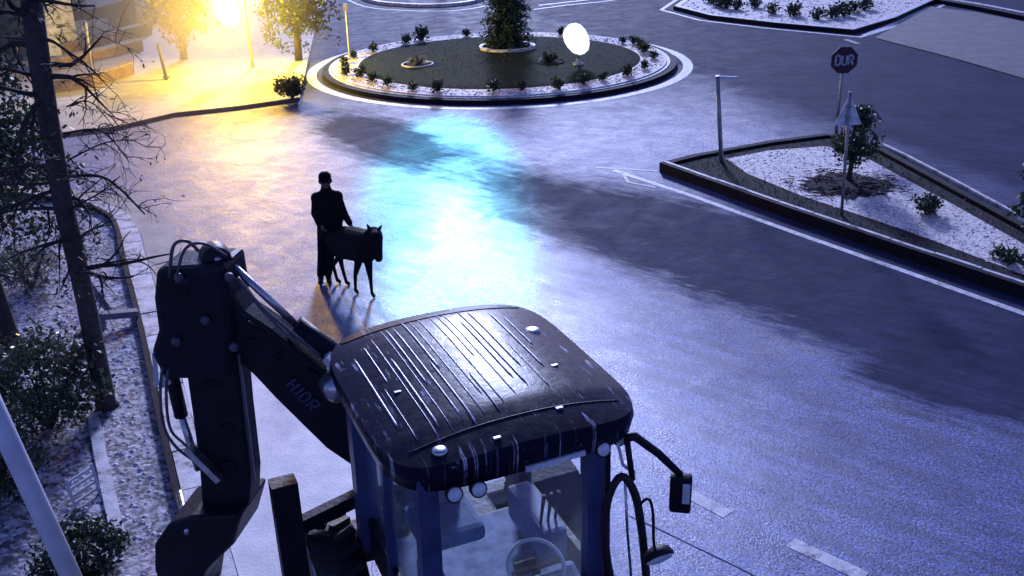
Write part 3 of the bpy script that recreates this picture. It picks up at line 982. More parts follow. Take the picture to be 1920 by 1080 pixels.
# slim post with short arm at the island tip
b = G(1353, 302, .15)
top = GY(1345, 142, b.y)
t = thing('sign_post', 'slim post with a short side arm at the tip of the triangular island', 'post', b)
h = top.z - b.z; dx = top.x - b.x
MB().tube([(0, 0, -.05), (dx, 0, h)], .045, 10).build('post', M['steel'], t)
MB().beam((dx + .0, 0, h - .03), (dx + .42, .1, h - .07), .06, .05).build('arm', M['white_metal'], t)

# post at the left of the roundabout
b = G(656, 112, .18)
top = GY(648, 14, b.y)
t = thing('marker_post', 'thin pale marker post at the left rim of the roundabout', 'post', b)
h = top.z - b.z; dx = top.x - b.x
MB().tube([(0, 0, -.05), (dx, 0, h)], .03, 8).build('pole', M['white_metal'], t)
MB().box((dx, 0, h), (.13, .06, .22)).build('cap', M['steel'], t)

# glowing egg shape added for the white glare over the roundabout lawn
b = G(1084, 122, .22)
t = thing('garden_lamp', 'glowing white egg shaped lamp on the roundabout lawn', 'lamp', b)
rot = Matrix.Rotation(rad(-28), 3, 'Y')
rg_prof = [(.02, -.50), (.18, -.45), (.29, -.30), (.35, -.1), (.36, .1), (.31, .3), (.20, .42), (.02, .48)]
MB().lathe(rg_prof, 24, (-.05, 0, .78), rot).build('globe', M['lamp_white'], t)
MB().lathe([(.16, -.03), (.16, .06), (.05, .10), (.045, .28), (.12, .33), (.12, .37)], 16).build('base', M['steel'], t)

# far left thin poles and low sign posts
def pole(name, label, base, topuv, r, m, cat='post'):
    b = G(*base, .13); tp = GY(*topuv, b.y)
    t = thing(name, label, cat, b)
    MB().tube([(0, 0, -.1), (tp.x - b.x, 0, tp.z - b.z)], r, 8).build('pole', M[m], t)
    MB().lathe([(r * 2.2, 0), (r * 2.2, .03), (r * 1.2, .05)], 12).build('base_plate', M[m], t)
    return t
pole('thin_pole', 'thin tan pole in front of the terrace walls', (172, 132), (160, 40), .045, 'wall_pale')
pole('thin_pole', 'short thin pole with a pale knob before the dark facade', (211, 96), (208, 46), .03, 'steel')
pole('marker_post', 'leaning marker post on the yellow lit pavement', (312, 146), (296, 82), .05, 'bark')

# yellow street lamp -------------------------------------------------
lb = G(440, 128, .13)
lt_ = GY(425, 18, lb.y)
t = thing('street_lamp', 'street lamp with a glaring white yellow head over the far pavement', 'street lamp', lb)
hx, hz = lt_.x - lb.x, lt_.z - lb.z
MB().tube([(.5, .3, -.1), (.5, .3, hz * .6), (.45, .25, hz + .4), (.25, .1, hz + .75), (hx, 0, hz + .62)], [.06, .05, .045, .04, .04], 8).build('pole', M['steel'], t)
lr = Matrix.Rotation(rad(-14), 3, 'Y')
MB().lathe([(.05, -.52), (.22, -.42), (.33, -.2), (.35, .15), (.26, .38), (.1, .48)], 20, (hx, 0, hz), lr).build('lamp_head', M['lamp_yellow'], t)
def lamp_light(name, loc, energy, col, size=.5, kind='POINT', target=None, spot=60, blend=.8, parent=None):
    l = bpy.data.lights.new(name, kind)
    l.energy = energy; l.color = col; l.shadow_soft_size = size
    o = bpy.data.objects.new(name, l)
    C.objects.link(o); o.location = loc
    if kind == 'SPOT':
        l.spot_size = rad(spot); l.spot_blend = blend
        o.rotation_euler = (Vector(target) - Vector(loc)).to_track_quat('-Z', 'Y').to_euler()
    return o
lamp_light('street_lamp_light', (lt_.x + .3, lt_.y - .9, lt_.z + .3), 2300, (1.0, .66, .03), .45)
lamp_light('street_lamp_beam', (lt_.x + .3, lt_.y - 1.0, lt_.z + .6), 2300, (1.0, .46, .10), .45, 'SPOT', G(340, 260), 66, 1.0)

# made-up mast and narrow spot, added to tint the road sheen cyan
mp = Vector((-3.0, 52, .0))
t = thing('floodlight_mast', 'tall mast with a cyan floodlight beyond the roundabout', 'floodlight', mp)
MB().tube([(0, 0, -.1), (0, 0, 9)], [.13, .07], 10).build('pole', M['steel'], t)
MB().box((0, -.2, 9), (.6, .25, .4), Matrix.Rotation(rad(-25), 3, 'X'), bevel=.04).build('housing', M['steel'], t)
lamp_light('floodlight_beam', (-3.0, 51.5, 9.0), 66000, (.0, .55, .86), .3, 'SPOT', G(832, 332), 6.8, .7)

# ================================================================ LEFT TREES
def branch(mb, rg, p, d, L, r, depth, tips, curl=.35, drop=0.0):
    pts = [p]; rs = [r]; n = 5
    q = Vector(p); dd = Vector(d).normalized()
    for i in range(n):
        dd = (dd + Vector((rg.gauss(0, curl * .35), rg.gauss(0, curl * .35), rg.gauss(0, curl * .35) - drop))).normalized()
        q = q + dd * (L / n)
        pts.append(q.copy()); rs.append(r * (1 - .75 * (i + 1) / n))
    mb.tube(pts, rs, 5 if depth < 2 else 4, cap=False)
    tips.append(q.copy())
    if depth > 0:
        for k in range(rg.randint(3, 5)):
            i = rg.randint(1, n)
            nd = (dd + Vector((rg.gauss(0, .8), rg.gauss(0, .8), rg.gauss(0, .6)))).normalized()
            branch(mb, rg, pts[i].copy(), nd, L * rg.uniform(.4, .65), max(.004, rs[i] * .6), depth - 1, tips, curl, drop)

b = G(203, 762, .11)
tp = GY(52, -60, b.y + .1)
t = thing('pine_tree', 'leaning tree with a bare straight trunk and dark tangled branches at left', 'tree', b)
tr = MB()
v1 = GY(160, 560, b.y) - b; v2 = GY(118, 380, b.y) - b; v3 = GY(90, 220, b.y) - b; v4 = GY(66, 60, b.y) - b; v5 = tp - b
trunk_pts = [Vector((0, 0, -.05)), Vector((-.02, 0, .06)), v1, v2, v3, v4, v5]
tr.tube(trunk_pts, [.15, .12, .105, .105, .105, .11, .10], 12).build('trunk', M['bark'], t)
rg = random.Random(77)
lm = MB(); tips = []
for k in range(26):
    f = rg.uniform(.35, 1.0)
    zz = v5.z * f
    px = v5.x * f
    a = rg.uniform(PI * .55, PI * 1.55) if k % 3 else rg.uniform(-PI * .4, PI * .4)
    branch(lm, rg, Vector((px, 0, zz)), (math.cos(a), math.sin(a) * .8, rg.uniform(-.2, .5)), rg.uniform(.7, 1.25), rg.uniform(.02, .04), 2, tips, .5, .06)
# the arching twigs reaching right over the pavement
for (A, Bm, B, r) in (((130, 330), (200, 335), (272, 402), .022), ((120, 250), (190, 245), (240, 300), .014), ((128, 300), (190, 270), (236, 262), .012), ((135, 390), (190, 360), (225, 330), .012), ((125, 200), (165, 190), (215, 225), .01)):
    P = [GY(*q, b.y + dy) - b for q, dy in ((A, 0), (Bm, -.1), (B, -.2))]
    lm.tube(smooth_line(P, 5), [r * (1 - .06 * i) for i in range(11)], 5)
    for j in range(9):
        s0 = P[1].lerp(P[2], rg.random()) if j % 2 else P[0].lerp(P[1], rg.random())
        branch(lm, rg, s0, (rg.uniform(0, 1), rg.gauss(0, .5), rg.uniform(-.8, .6)), rg.uniform(.2, .45), .007, 1, tips, .6, .05)
lm.build('limb', M['bark_dark'], t)
fb = MB()
for tpnt in tips:
    if tpnt.x < .25 and rg.random() < .75:
        fb.leaves(rg, tpnt, (.10, .10, .09), 7, .075, .1, .3)
    elif rg.random() < .10:
        fb.leaves(rg, tpnt, (.06, .06, .06), 3, .05, .1, .3)
fb.build('crown', M['leaf_dark'], t)

# second dark tree at the left edge
b = G(22, 662, .11)
t = thing('broadleaf_tree', 'dense dark tree filling the left edge behind the leaning trunk', 'tree', b)
MB().tube([(0, 0, -.05), (-.05, 0, 1.0), (-.12, .05, 2.2), (-.1, 0, 4.2)], [.17, .14, .12, .05], 10).build('trunk', M['bark_dark'], t)
cb = MB(); lb_ = MB(); rg = random.Random(78); tips = []
for k in range(16):
    a = rg.random() * 2 * PI
    branch(lb_, rg, Vector((-.08, 0, rg.uniform(1.0, 3.6))), (math.cos(a), math.sin(a), .35), rg.uniform(.7, 1.2), .03, 1, tips, .4, .0)
lb_.build('limb', M['bark_dark'], t)
for k in range(380):
    d = Vector((rg.gauss(0, 1), rg.gauss(0, 1), rg.gauss(0, 1))).normalized() * rg.uniform(.3, 1.0)
    c = Vector((.0 + d.x * 1.25, d.y * 1.0, 2.75 + d.z * 1.7))
    s = rg.uniform(.12, .3)
    cb.leaves(rg, c, (s, s, s * .8), 34, .085, .1, .5)
cb.build('crown', M['leaf_dark'], t)

# bushes along the left pavement
bush('bush', 'large speckled bush left of the leaning trunk foot', G(95, 800, .1), .75, 1.2, 190, 'leaf_mid', 51, .07)
bush('bush', 'dark bush in the bottom left corner beside the white pipe', G(10, 950, .1) + Vector((-.1, 0, 0)), .6, 1.1, 120, 'leaf_dark', 52, .07)
bush('bush', 'low dark bush at the bottom edge right of the white pipe', G(160, 1085, .1), .42, .5, 90, 'leaf_dark', 53, .06)
bush('bush', 'pale tangled bush beyond the leaning trunk', G(60, 540, .1), .55, .7, 60, 'leaf_pale', 54, .07)

# timber support beside the trunk
A = G(188, 592, .32); B = G(258, 586, .24)
t = thing('timber_brace', 'pale timber brace propped between the leaning trunk and the kerb', 'brace', (A.x, A.y, .11))
o = Vector((A.x, A.y, .11))
MB().beam(A - o, B - o, .14, .09).build('rail', M['timber'], t)
A2 = G(168, 535, .5); B2 = G(206, 585, .14)
MB().beam(A2 - o, B2 - o, .07, .06).build('strut', M['timber'], t)
MB().beam(Vector((0, 0, 0)), A - o + Vector((0, 0, .05)), .08, .08, up=(0, 1, 0)).build('leg', M['timber'], t)
MB().beam(Vector((B.x - o.x - .05, B.y - o.y, 0)), B - o + Vector((-.05, 0, .0)), .07, .07, up=(0, 1, 0)).build('leg', M['timber'], t)

# slatted rack by the bushes
b = G(165, 938, .11)
t = thing('slatted_rack', 'small white slatted rack standing among the left bushes', 'rack', b, rad(62))
t.scale = (.7, .7, .8)
for s in (-1, 1):
    MB().beam((s * .22, 0, .0), (s * .22, .06, .42), .03, .03, up=(0, 1, 0)).build('upright', M['white_metal'], t)
for k in range(4):
    MB().box((0, .012 + k * .014, .07 + .1 * k), (.44, .02, .035)).build('slat', M['white_metal'], t)

# white leaning pipe in the corner
A = G(165, 1150, .1); B = GY(-70, 640, A.y - .1)
t = thing('white_pipe', 'thick white leaning pipe in the bottom left corner', 'pipe', A)
MB().tube([(0, 0, 0), (B - A) * .5, B - A], [.082, .082, .082], 16).build('tube', M['white_metal'], t)
MB().lathe([(.13, 0), (.13, .02), (.09, .03)], 20).build('flange', M['steel'], t)

# ================================================================ FAR LEFT BUILDING AND TERRACES
def wall_run(name, label, pts, w, h, m, cat='wall'):
    p0 = G(*pts[0], .13)
    P = [G(*p, .13) - Vector((p0.x, p0.y, 0)) for p in pts]
    t = thing(name, label, cat, (p0.x, p0.y, .13))
    MB().strip(P, w, -.1, h - .05).build('wall', M[m], t)
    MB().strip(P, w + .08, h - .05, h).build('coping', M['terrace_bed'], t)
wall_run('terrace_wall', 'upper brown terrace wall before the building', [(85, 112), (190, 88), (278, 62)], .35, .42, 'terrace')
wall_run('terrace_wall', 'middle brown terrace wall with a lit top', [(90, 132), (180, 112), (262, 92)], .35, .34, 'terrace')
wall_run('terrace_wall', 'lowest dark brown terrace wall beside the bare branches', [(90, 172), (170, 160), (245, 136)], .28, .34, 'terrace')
struct('terrace_soil', MB().prism([(p.x, p.y) for p in (G(85, 168), G(170, 158), G(245, 134), G(275, 66), G(190, 92), G(85, 118))], .1, .17), M['terrace_bed'])

b0 = G(70, 104, .13); b1 = G(292, 36, .13)
ang = math.atan2(b1.y - b0.y, b1.x - b0.x)
Lf = (b1 - b0).length
t = thing('shop_building', 'low dark shop building with white panels behind the terraces', 'building', b0, ang)
# local x along the facade, +y behind (left of facade direction)
MB().box((Lf / 2, 2.55, 2.0), (Lf, 5.0, 4.2)).build('wall', M['wall_dark'], t)
MB().box((Lf / 2, 2.4, 4.2), (Lf + .6, 5.8, .2)).build('roof', M['pale_roof'], t)
def facade_part(name, x, z, w, h, m, th=.08, parent=None, y=0.0):
    return MB().box((x, y - th / 2 + .03, z), (w, th, h), bevel=.01).build(name, M[m], parent or t)
xs_ = Lf / 10
facade_part('pillar', xs_ * .5, 1.2, .55, 2.5, 'wall_pale', .3)
facade_part('pillar', xs_ * 9.7, 1.6, .5, 3.2, 'wall_pale', .3)
for k in range(3):
    f = facade_part('window', xs_ * (2.3 + 1.75 * k), 1.9, 1.0, 1.6, 'white_metal', .08)
    MB().box((xs_ * (2.3 + 1.75 * k), -.06, 1.9), (.84, .04, 1.42)).build('pane', M['window_glass'], f)
facade_part('door', xs_ * 7.9, 1.05, .95, 2.1, 'wall_dark', .12)
facade_part('board', xs_ * 5.2, 1.75, 2.4, 1.3, 'board_blue', .3)

def panel_thing(label, u, v, w, h, m, yaw, group=None):
    b = G(u, v, .13)
    t = thing('display_panel', label, 'panel', b, yaw, group)
    MB().box((0, 0, h / 2 + .12), (w, .06, h), bevel=.01).build('board', M[m], t)
    for s in (-1, 1):
        MB().beam((s * w * .4, .06, 0), (s * w * .4, .06, h + .1), .05, .05, up=(0, 1, 0)).build('leg', M['steel'], t)
panel_thing('tall white display panel beside the tree trunk', 94, 112, .8, 1.5, 'kerb_white', rad(20))
panel_thing('pale blue display board hung with white sheets', 172, 86, 1.4, .8, 'board_blue', rad(25))
panel_thing('narrow white panel left of the thin tan pole', 128, 100, .8, 1.7, 'kerb_white', rad(25))
panel_thing('small white panel beside the lit lamp', 275, 52, .6, 1.1, 'kerb_white', rad(10))

# a bicycle parked against the panel
b = G(142, 100, .13)
t = thing('bicycle', 'pale bicycle parked before the white panels', 'bicycle', b, rad(15))
rx = Matrix.Rotation(rad(90), 3, 'X')
for sx in (-.5, .5):
    w = MB().torus((sx, 0, .34), .32, .022, rx, 28, 6).build('wheel', M['rubber'], t)
    sp = MB()
    for k in range(8):
        a = k * PI / 8
        sp.tube([(sx - .3 * math.cos(a), 0, .34 - .3 * math.sin(a)), (sx + .3 * math.cos(a), 0, .34 + .3 * math.sin(a))], .004, 4)
    sp.build('spokes', M['chrome'], w)
MB().tube([(-.5, 0, .34), (-.15, 0, .32), (.38, 0, .8), (-.25, 0, .82), (-.15, 0, .32)], .02, 6).tube([(-.5, 0, .34), (-.25, 0, .82), (-.27, 0, .92)], .017, 6).tube([(.5, 0, .34), (.36, 0, .95)], .02, 6).build('frame', M['white_metal'], t)
MB().box((-.28, 0, .95), (.24, .13, .05), bevel=.02).build('saddle', M['rubber'], t)
MB().tube([(.28, .24, .98), (.38, .1, .98), (.38, -.1, .98), (.28, -.24, .98)], .013, 6).build('handlebar', M['chrome'], t)

# trees lit by the yellow lamp
def far_tree(label, base, H, R, seed, m, zc, n=90, leaf=.16):
    b = G(*base, .13)
    t = thing('broadleaf_tree', label, 'tree', b)
    rg = random.Random(seed)
    tr = MB().tube([(0, 0, -.1), (.05, 0, H * .4), (0, .1, H * .9)], [.13, .1, .04], 8)
    tr.build('trunk', M['bark'], t)
    lb2 = MB(); tips = []
    for k in range(14):
        a = rg.random() * 2 * PI
        branch(lb2, rg, Vector((.03, 0, H * rg.uniform(.25, .85))), (math.cos(a), math.sin(a), .3), R * .9, .035, 2, tips, .5, .02)
    lb2.build('limb', M['bark'], t)
    cb = MB()
    for k in range(n):
        d = Vector((rg.gauss(0, 1), rg.gauss(0, 1), rg.gauss(0, 1))).normalized() * rg.uniform(.35, 1.0)
        c = Vector((d.x * R, d.y * R, zc + d.z * (H - zc)))
        s = rg.uniform(.15, .38)
        cb.leaves(rg, c, (s, s, s * .7), 24, leaf, .1, .4)
    for p in tips[::3]:
        cb.leaves(rg, p, (.15, .15, .12), 6, leaf, .1, .4)
    cb.build('crown', M[m], t)
far_tree('brown leaved tree left of the glaring lamp', (345, 108), 3.2, 1.05, 61, 'leaf_brown', 1.7, 110)
far_tree('olive brown tree right of the glaring lamp', (560, 110), 3.6, 1.2, 62, 'leaf_dark', 1.9, 120)
bush('bush', 'dark bush at the corner where the far kerb ends', G(548, 182, .13), .42, .6, 50, 'leaf_dark', 63, .1)

# ================================================================ BACKHOE LOADER
YAW = math.atan2(.58, 1.36)
MC = Vector((-.26, 5.99, 0))
mach = thing('backhoe_loader', 'dark backhoe loader with ribbed cab roof, its digging arm folded out at left', 'backhoe loader', MC, YAW)
Rz = Matrix.Rotation(-YAW, 3, 'Z')
def L(w):                      # world -> machine space
    return Rz @ (Vector(w) - MC)
def LP(u, v, z): return L(G(u, v, z))
def LY(u, v, Y): return L(GY(u, v, Y))

# chassis, hood, loader frame (mostly below the picture)
MB().box((0, .15, .66), (1.0, 3.2, .4), bevel=.04).build('chassis', M['body'], mach)
MB().box((0, -1.75, 1.22), (.85, 1.7, .7), bevel=.1).build('hood', M['body'], mach)
MB().box((0, -2.75, .9), (1.0, .3, .9), bevel=.05).build('front_grille', M['body'], mach)
# cab floor and lower body
cabb = MB()
cabb.box((0, .02, .92), (1.34, 1.55, .12), bevel=.03)
cabb.box((-.66, .1, 1.1), (.05, 1.3, .35)).box((.66, .1, 1.1), (.05, 1.3, .35)).box((0, -.78, 1.2), (1.3, .06, .5))
cabb.build('cab_floor', M['body'], mach)
HW, FD, BD = .66, -.80, .80      # half width, front and back of the cab
ZT = 2.62
# pillars
for (x, y, w, d, nm, mm_) in ((-HW, FD, .13, .10, 'front_pillar', 'panel'), (HW - .18, FD, .13, .10, 'front_pillar', 'panel'), (-HW, BD, .16, .14, 'rear_pillar', 'panel'), (HW, BD, .12, .12, 'rear_pillar', 'panel'), (-HW, .12, .07, .07, 'door_pillar', 'panel'), (HW, -.62, .07, .07, 'corner_pillar', 'body')):
    MB().beam((x * 1.02, y, .95), (x, y, ZT), w, d, up=(0, 1, 0)).build(nm, M[mm_], mach)
# header rails
MB().beam((-HW, FD, ZT), (HW - .1, FD, ZT), .1, .12).beam((HW - .1, FD, ZT), (HW, -.6, ZT), .1, .12).beam((-HW, BD, ZT), (HW, BD, ZT), .1, .12).beam((-HW, FD, ZT), (-HW, BD, ZT), .1, .12).beam((HW, -.6, ZT), (HW, BD, ZT), .1, .12).build('header_rail', M['body'], mach)
# glazing
def quad_plate(pts, th):
    a, b, c, d = [Vector(p) for p in pts]
    n = (b - a).cross(d - a).normalized() * th / 2
    vs = [p - n for p in (a, b, c, d)] + [p + n for p in (a, b, c, d)]
    return MB().add(vs, [(0, 1, 2, 3), (7, 6, 5, 4), (0, 4, 5, 1), (1, 5, 6, 2), (2, 6, 7, 3), (3, 7, 4, 0)])
quad_plate([(-HW + .07, FD, 1.5), (HW - .26, FD, 1.5), (HW - .26, FD, ZT - .05), (-HW + .07, FD, ZT - .05)], .008).build('windscreen', M['glass'], mach)
quad_plate([(HW - .1, FD, 1.5), (HW, -.62, 1.5), (HW, -.62, ZT - .05), (HW - .1, FD, ZT - .05)], .008).build('corner_window', M['glass'], mach)
quad_plate([(-HW, FD + .05, 1.3), (-HW, .09, 1.3), (-HW, .09, ZT - .05), (-HW, FD + .05, ZT - .05)], .008).build('side_window', M['glass'], mach)
quad_plate([(-HW, .16, 1.5), (-HW, BD - .07, 1.5), (-HW, BD - .07, ZT - .05), (-HW, .16, ZT - .05)], .008).build('side_window', M['glass'], mach)
quad_plate([(-HW + .08, BD, 1.02), (HW - .06, BD, 1.02), (HW - .06, BD, ZT - .05), (-HW + .08, BD, ZT - .05)], .008).build('rear_window', M['clear_glass'], mach)

# roof: crowned, ribbed lengthwise
RX, RF, RB = .87, -.92, 1.03
def roof_z(x, y):
    fx = abs(x / RX); fy = abs((y - (RF + RB) / 2) / ((RB - RF) / 2))
    z = 2.70 + .14 * (1 - fx ** 2.2) * (1 - .35 * fy ** 4.0) - .05 * max(0, -(y + .55)) * 2
    return z
def roof_xy(s, tt):
    # superellipse plan with rounded corners
    n = 5.2
    k = (abs(s) ** n + abs(tt) ** n) ** (1 / n)
    m_ = max(abs(s), abs(tt))
    q = m_ / k if k > 1e-6 else 1
    return s * q * RX, (RF + RB) / 2 + tt * q * (RB - RF) / 2
NX, NY = 44, 40
vs, fs = [], []
for j in range(NY + 1):
    for i in range(NX + 1):
        s, tt = -1 + 2 * i / NX, -1 + 2 * j / NY
        x, y = roof_xy(s, tt)
        vs.append((x, y, roof_z(x, y)))
for j in range(NY):
    for i in range(NX):
        a = j * (NX + 1) + i
        fs.append((a, a + 1, a + NX + 2, a + NX + 1))
rb_ = MB().add(vs, fs, True)
# skirt and underside
edge = [i for i in range(NX + 1)] + [j * (NX + 1) + NX for j in range(1, NY + 1)] + [NY * (NX + 1) + i for i in range(NX - 1, -1, -1)] + [j * (NX + 1) for j in range(NY - 1, 0, -1)]
n = len(edge)
ev = [Vector(vs[e]) for e in edge]
cc = Vector((0, (RF + RB) / 2, 0))
r1 = [(v.x * 1.012, cc.y + (v.y - cc.y) * 1.012, v.z - .06) for v in ev]
r2 = [(v.x * .99, cc.y + (v.y - cc.y) * .99, 2.535) for v in ev]
r3 = [(v.x * .80, cc.y + (v.y - cc.y) * .80, 2.55) for v in ev]
vv = [tuple(v) for v in ev] + r1 + r2 + r3
ff = []
for k in range(3):
    for i in range(n):
        j = (i + 1) % n
        ff.append((k * n + i, k * n + j, (k + 1) * n + j, (k + 1) * n + i))
ff.append(tuple(3 * n + i for i in range(n))[::-1])
rb_.add(vv, ff, True)
roof = rb_.build('roof', M['roof'], mach)
rg = random.Random(15)
ribs = [(-.70, -.45, .60), (-.64, -.62, .05), (-.60, .1, .70), (-.52, -.72, .78), (-.485, -.60, .40), (-.42, -.68, .86), (-.385, -.1, .86), (-.33, -.62, .88), (-.27, -.70, .20), (-.245, .05, .92), (-.19, -.62, .92), (-.12, -.40, .92), (-.09, -.64, -.1), (-.03, -.55, .93), (.03, .1, .93), (.08, -.50, .92), (.15, -.30, .70), (.20, -.42, .90), (.27, -.15, .86), (.33, -.48, .2), (.42, -.20, .80), (.50, .15, .70)]
for x, y0, y1 in ribs:
    P = []
    for k in range(15):
        y = y0 + (y1 - y0) * k / 14
        P.append((x, y, roof_z(x, y) + .002))
    w_ = rg.uniform(.004, .009)
    MB().tube(P, [.002] + [w_] * 13 + [.002], 6).build('roof_rib', M['rib'], roof)
for x, y, r in ((-.55, -.78, .05), (.62, .42, .06)):
    MB().lathe([(r, -.03), (r, .006), (r * .7, .014), (r * .2, .016)], 18, (x, y, roof_z(x, y))).build('roof_fitting', M['chrome'], roof)
for x, y in ((-.2, -.84), (.28, -.72), (.5, -.2), (-.58, -.05)):
    MB().box((x, y, roof_z(x, y) + .004), (.05, .025, .012), bevel=.003).build('roof_clip', M['rib'], roof)
for y_ in (-.70, .90):
    P = [(x_ * .04 * 1.0, y_, roof_z(x_ * .04, y_) + .001) for x_ in range(-18, 19)]
    MB().tube(P, .006, 6).build('roof_seam', M['body'], roof)
# light bar under the front lip
MB().beam((-.05, RF - .005, 2.555), (.36, RF + .0, 2.56), .02, .035).build('light_bar', M['lens'], mach)
# work lights
for (x, y) in ((-.52, RF + .01), (-.37, RF - .005), (.50, RF + .03), (.66, RF + .10)):
    c = Vector((x, y, 2.53 if x > 0 else 2.51))
    rr = Matrix.Rotation(rad(72), 3, 'X')
    w = MB().lathe([(.03, -.07), (.048, -.04), (.054, .0), (.054, .02)], 18, c, rr).build('work_light', M['body'], mach)
    MB().lathe([(.047, .021), (.04, .03), (.02, .034)], 18, c, rr).build('lens', M['lens'], w)
    MB().beam(c + Vector((0, .02, .03)), c + Vector((0, .04, .12)), .02, .02).build('bracket', M['body'], w)

# interior: seat, console, steering wheel
st_ = MB().box((-.22, .25, 1.42), (.5, .5, .14), bevel=.05).build('seat', M['seat_fabric'], mach)
MB().box((-.22, .48, 1.72), (.42, .12, .55), Matrix.Rotation(rad(-8), 3, 'X'), bevel=.06).build('backrest', M['seat_fabric'], st_)
MB().box((-.22, .52, 2.07), (.24, .08, .14), bevel=.04).build('headrest', M['seat_fabric'], st_)
MB().box((.05, -.62, 1.28), (.85, .26, .22), Matrix.Rotation(rad(20), 3, 'X'), bevel=.05).build('dashboard', M['interior'], mach)
MB().box((0, .02, 1.0), (1.2, 1.4, .03)).build('floor_mat', M['mat_grey'], mach)
MB().box((.48, .1, 1.3), (.2, .7, .3), bevel=.04).build('console', M['interior'], mach)
swc = LP(1010, 1078, 1.95)
swc = LY(1005, 1062, 5.48)
sw = MB().torus(swc, .20, .014, Matrix.Rotation(rad(28), 3, 'X'), 40, 8).build('steering_wheel', M['white_metal'], mach)
MB().tube([swc + Vector((0, -.12, -.3)), swc], .03, 8).beam(swc + Vector((-.19, 0, 0)), swc + Vector((.19, 0, 0)), .03, .015).build('column', M['rubber'], sw)
for sx in (.42, .48, .54):
    MB().tube([(sx, -.1, 1.42), (sx + .01, -.15, 1.72)], [.01, .016], 8).build('lever', M['rubber'], mach)

MB().tube([(-.45, -.7, 1.45), (-.1, -.72, 1.52), (.3, -.7, 1.5)], .012, 6).build('grab_rail', M['chrome'], mach)
MB().box((.12, -.5, 1.42), (.16, .05, .12), Matrix.Rotation(rad(-30), 3, 'X'), bevel=.01).build('gauge_cluster', M['rubber'], mach)
MB().box((-.48, -.3, 1.25), (.14, .5, .35), bevel=.03).build('side_panel', M['interior'], mach)
# rear right window swung open on its hinge, round-topped rubber frame
pts = smooth_line([LY(u, v, 5.35) for u, v in ((1160, 1150), (1140, 1060), (1134, 990), (1142, 930), (1166, 893), (1190, 925), (1202, 985), (1210, 1060), (1216, 1150))], 4)
dr = MB().tube(pts, .028, 8).build('open_door', M['rubber'], mach)
ctr = sum(pts, Vector()) / len(pts)
MB().add([ctr] + pts, [(0, i + 1, (i + 1) % len(pts) + 1) for i in range(len(pts))]).build('door_glass', M['glass'], dr)
MB().tube([LY(1172, 905, 5.34), LY(1176, 990, 5.34), LY(1184, 1090, 5.34)], .010, 6).build('door_bar', M['chrome'], dr)
MB().tube([LY(1158, 830, 5.42), LY(1168, 872, 5.42), LY(1190, 886, 5.42)], .012, 6).build('door_stay', M['white_metal'], dr)
MB().tube([LY(1176, 828, 5.40), LY(1186, 900, 5.38)], .02, 6).build('hinge_post', M['body'], dr)

# mirror on its long arm
ma = LY(1190, 818, 5.5); mb_ = LY(1276, 890, 5.62)
mi0 = LY(1256, 880, 5.6); 
arm = MB().tube([ma + Vector((-.08, 0, .0)), ma, (ma + mb_) / 2 + Vector((0, 0, .02)), mb_], [.03, .03, .028, .024], 8).build('mirror_arm', M['body'], mach)
mc_ = LY(1276, 924, 5.62)
mro = MB().box(mc_, (.15, .07, .30), Matrix.Rotation(-YAW + rad(-12), 3, 'Z'), bevel=.025).build('mirror_housing', M['body'], arm)
MB().box(mc_ + Rz @ Vector((.03, -.045, .02)), (.05, .006, .16), Matrix.Rotation(-YAW + rad(-12), 3, 'Z')).build('mirror_glass', M['lens'], mro)
# lower round lamp on a looped bracket
lc = LY(1234, 1042, 5.2)
l0 = LY(1196, 950, 5.3)
lp = MB().tube(smooth_line([l0, LY(1215, 935, 5.25), LY(1224, 960, 5.2), LY(1226, 1020, 5.2), lc], 4), .011, 6).build('lamp_bracket', M['body'], mach)
lo = MB().lathe([(.02, -.07), (.09, -.04), (.105, .0), (.105, .02)], 20, lc, Matrix.Rotation(rad(128), 3, 'X')).build('indicator_lamp', M['body'], lp)
MB().lathe([(.095, .021), (.08, .035), (.03, .045)], 20, lc, Matrix.Rotation(rad(128), 3, 'X')).build('lens', M['sign_back'], lo)

# wheels
def wheel(x, y, R, W, nm):
    ry = Matrix.Rotation(rad(90), 3, 'Y')
    w = thing(nm, None, None, (x, y, R)); w.parent = mach
    if 'label' in w.keys(): del w['label']
    tyre = MB().lathe([(R * .58, -W * .42), (R * .86, -W * .5), (R * .97, -W * .4), (R, 0), (R * .97, W * .4), (R * .86, W * .5), (R * .58, W * .42)], 40, (0, 0, 0), ry)
    for k in range(22):
        a = 2 * PI * k / 22
        for s in (-1, 1):
            c = Vector((s * W * .22, math.cos(a + s * .07) * R * .99, math.sin(a + s * .07) * R * .99))
            tyre.box(c, (W * .45, .06, .05), Matrix.Rotation(a - PI / 2 + 0, 3, 'X') @ Matrix.Rotation(s * .5, 3, 'Z'))
    tyre.build('tyre', M['rubber'], w)
    MB().lathe([(R * .57, -W * .30), (R * .50, -W * .36), (R * .3, -W * .2), (R * .14, -W * .3), (.02, -W * .32)], 28, (0, 0, 0), ry).lathe([(.02, -W * .2), (R * .57, -W * .29)], 28, (0, 0, 0), ry).torus((-W * .44, 0, 0), R * .60, .022, ry, 36, 6).build('rim', M['white_metal'], w)
wheel(-.95, .95, .56, .40, 'rear_wheel')
wheel(.95, .95, .56, .40, 'rear_wheel')
wheel(-.85, -1.9, .48, .32, 'front_wheel')
wheel(.85, -1.9, .48, .32, 'front_wheel')
def fender(s):
    P = []
    for k in range(9):
        a = rad(20 + 140 * k / 8)
        P.append((s * .95, .95 + math.cos(a) * .62, .56 + math.sin(a) * .62))
    mb = MB()
    for p, q in zip(P[:-1], P[1:]): mb.beam(p, q, .46, .03, up=(s, 0, 0)) if False else mb.beam(p, q, .46, .03)
    mb.build('fender', M['body'], mach)
fender(1)

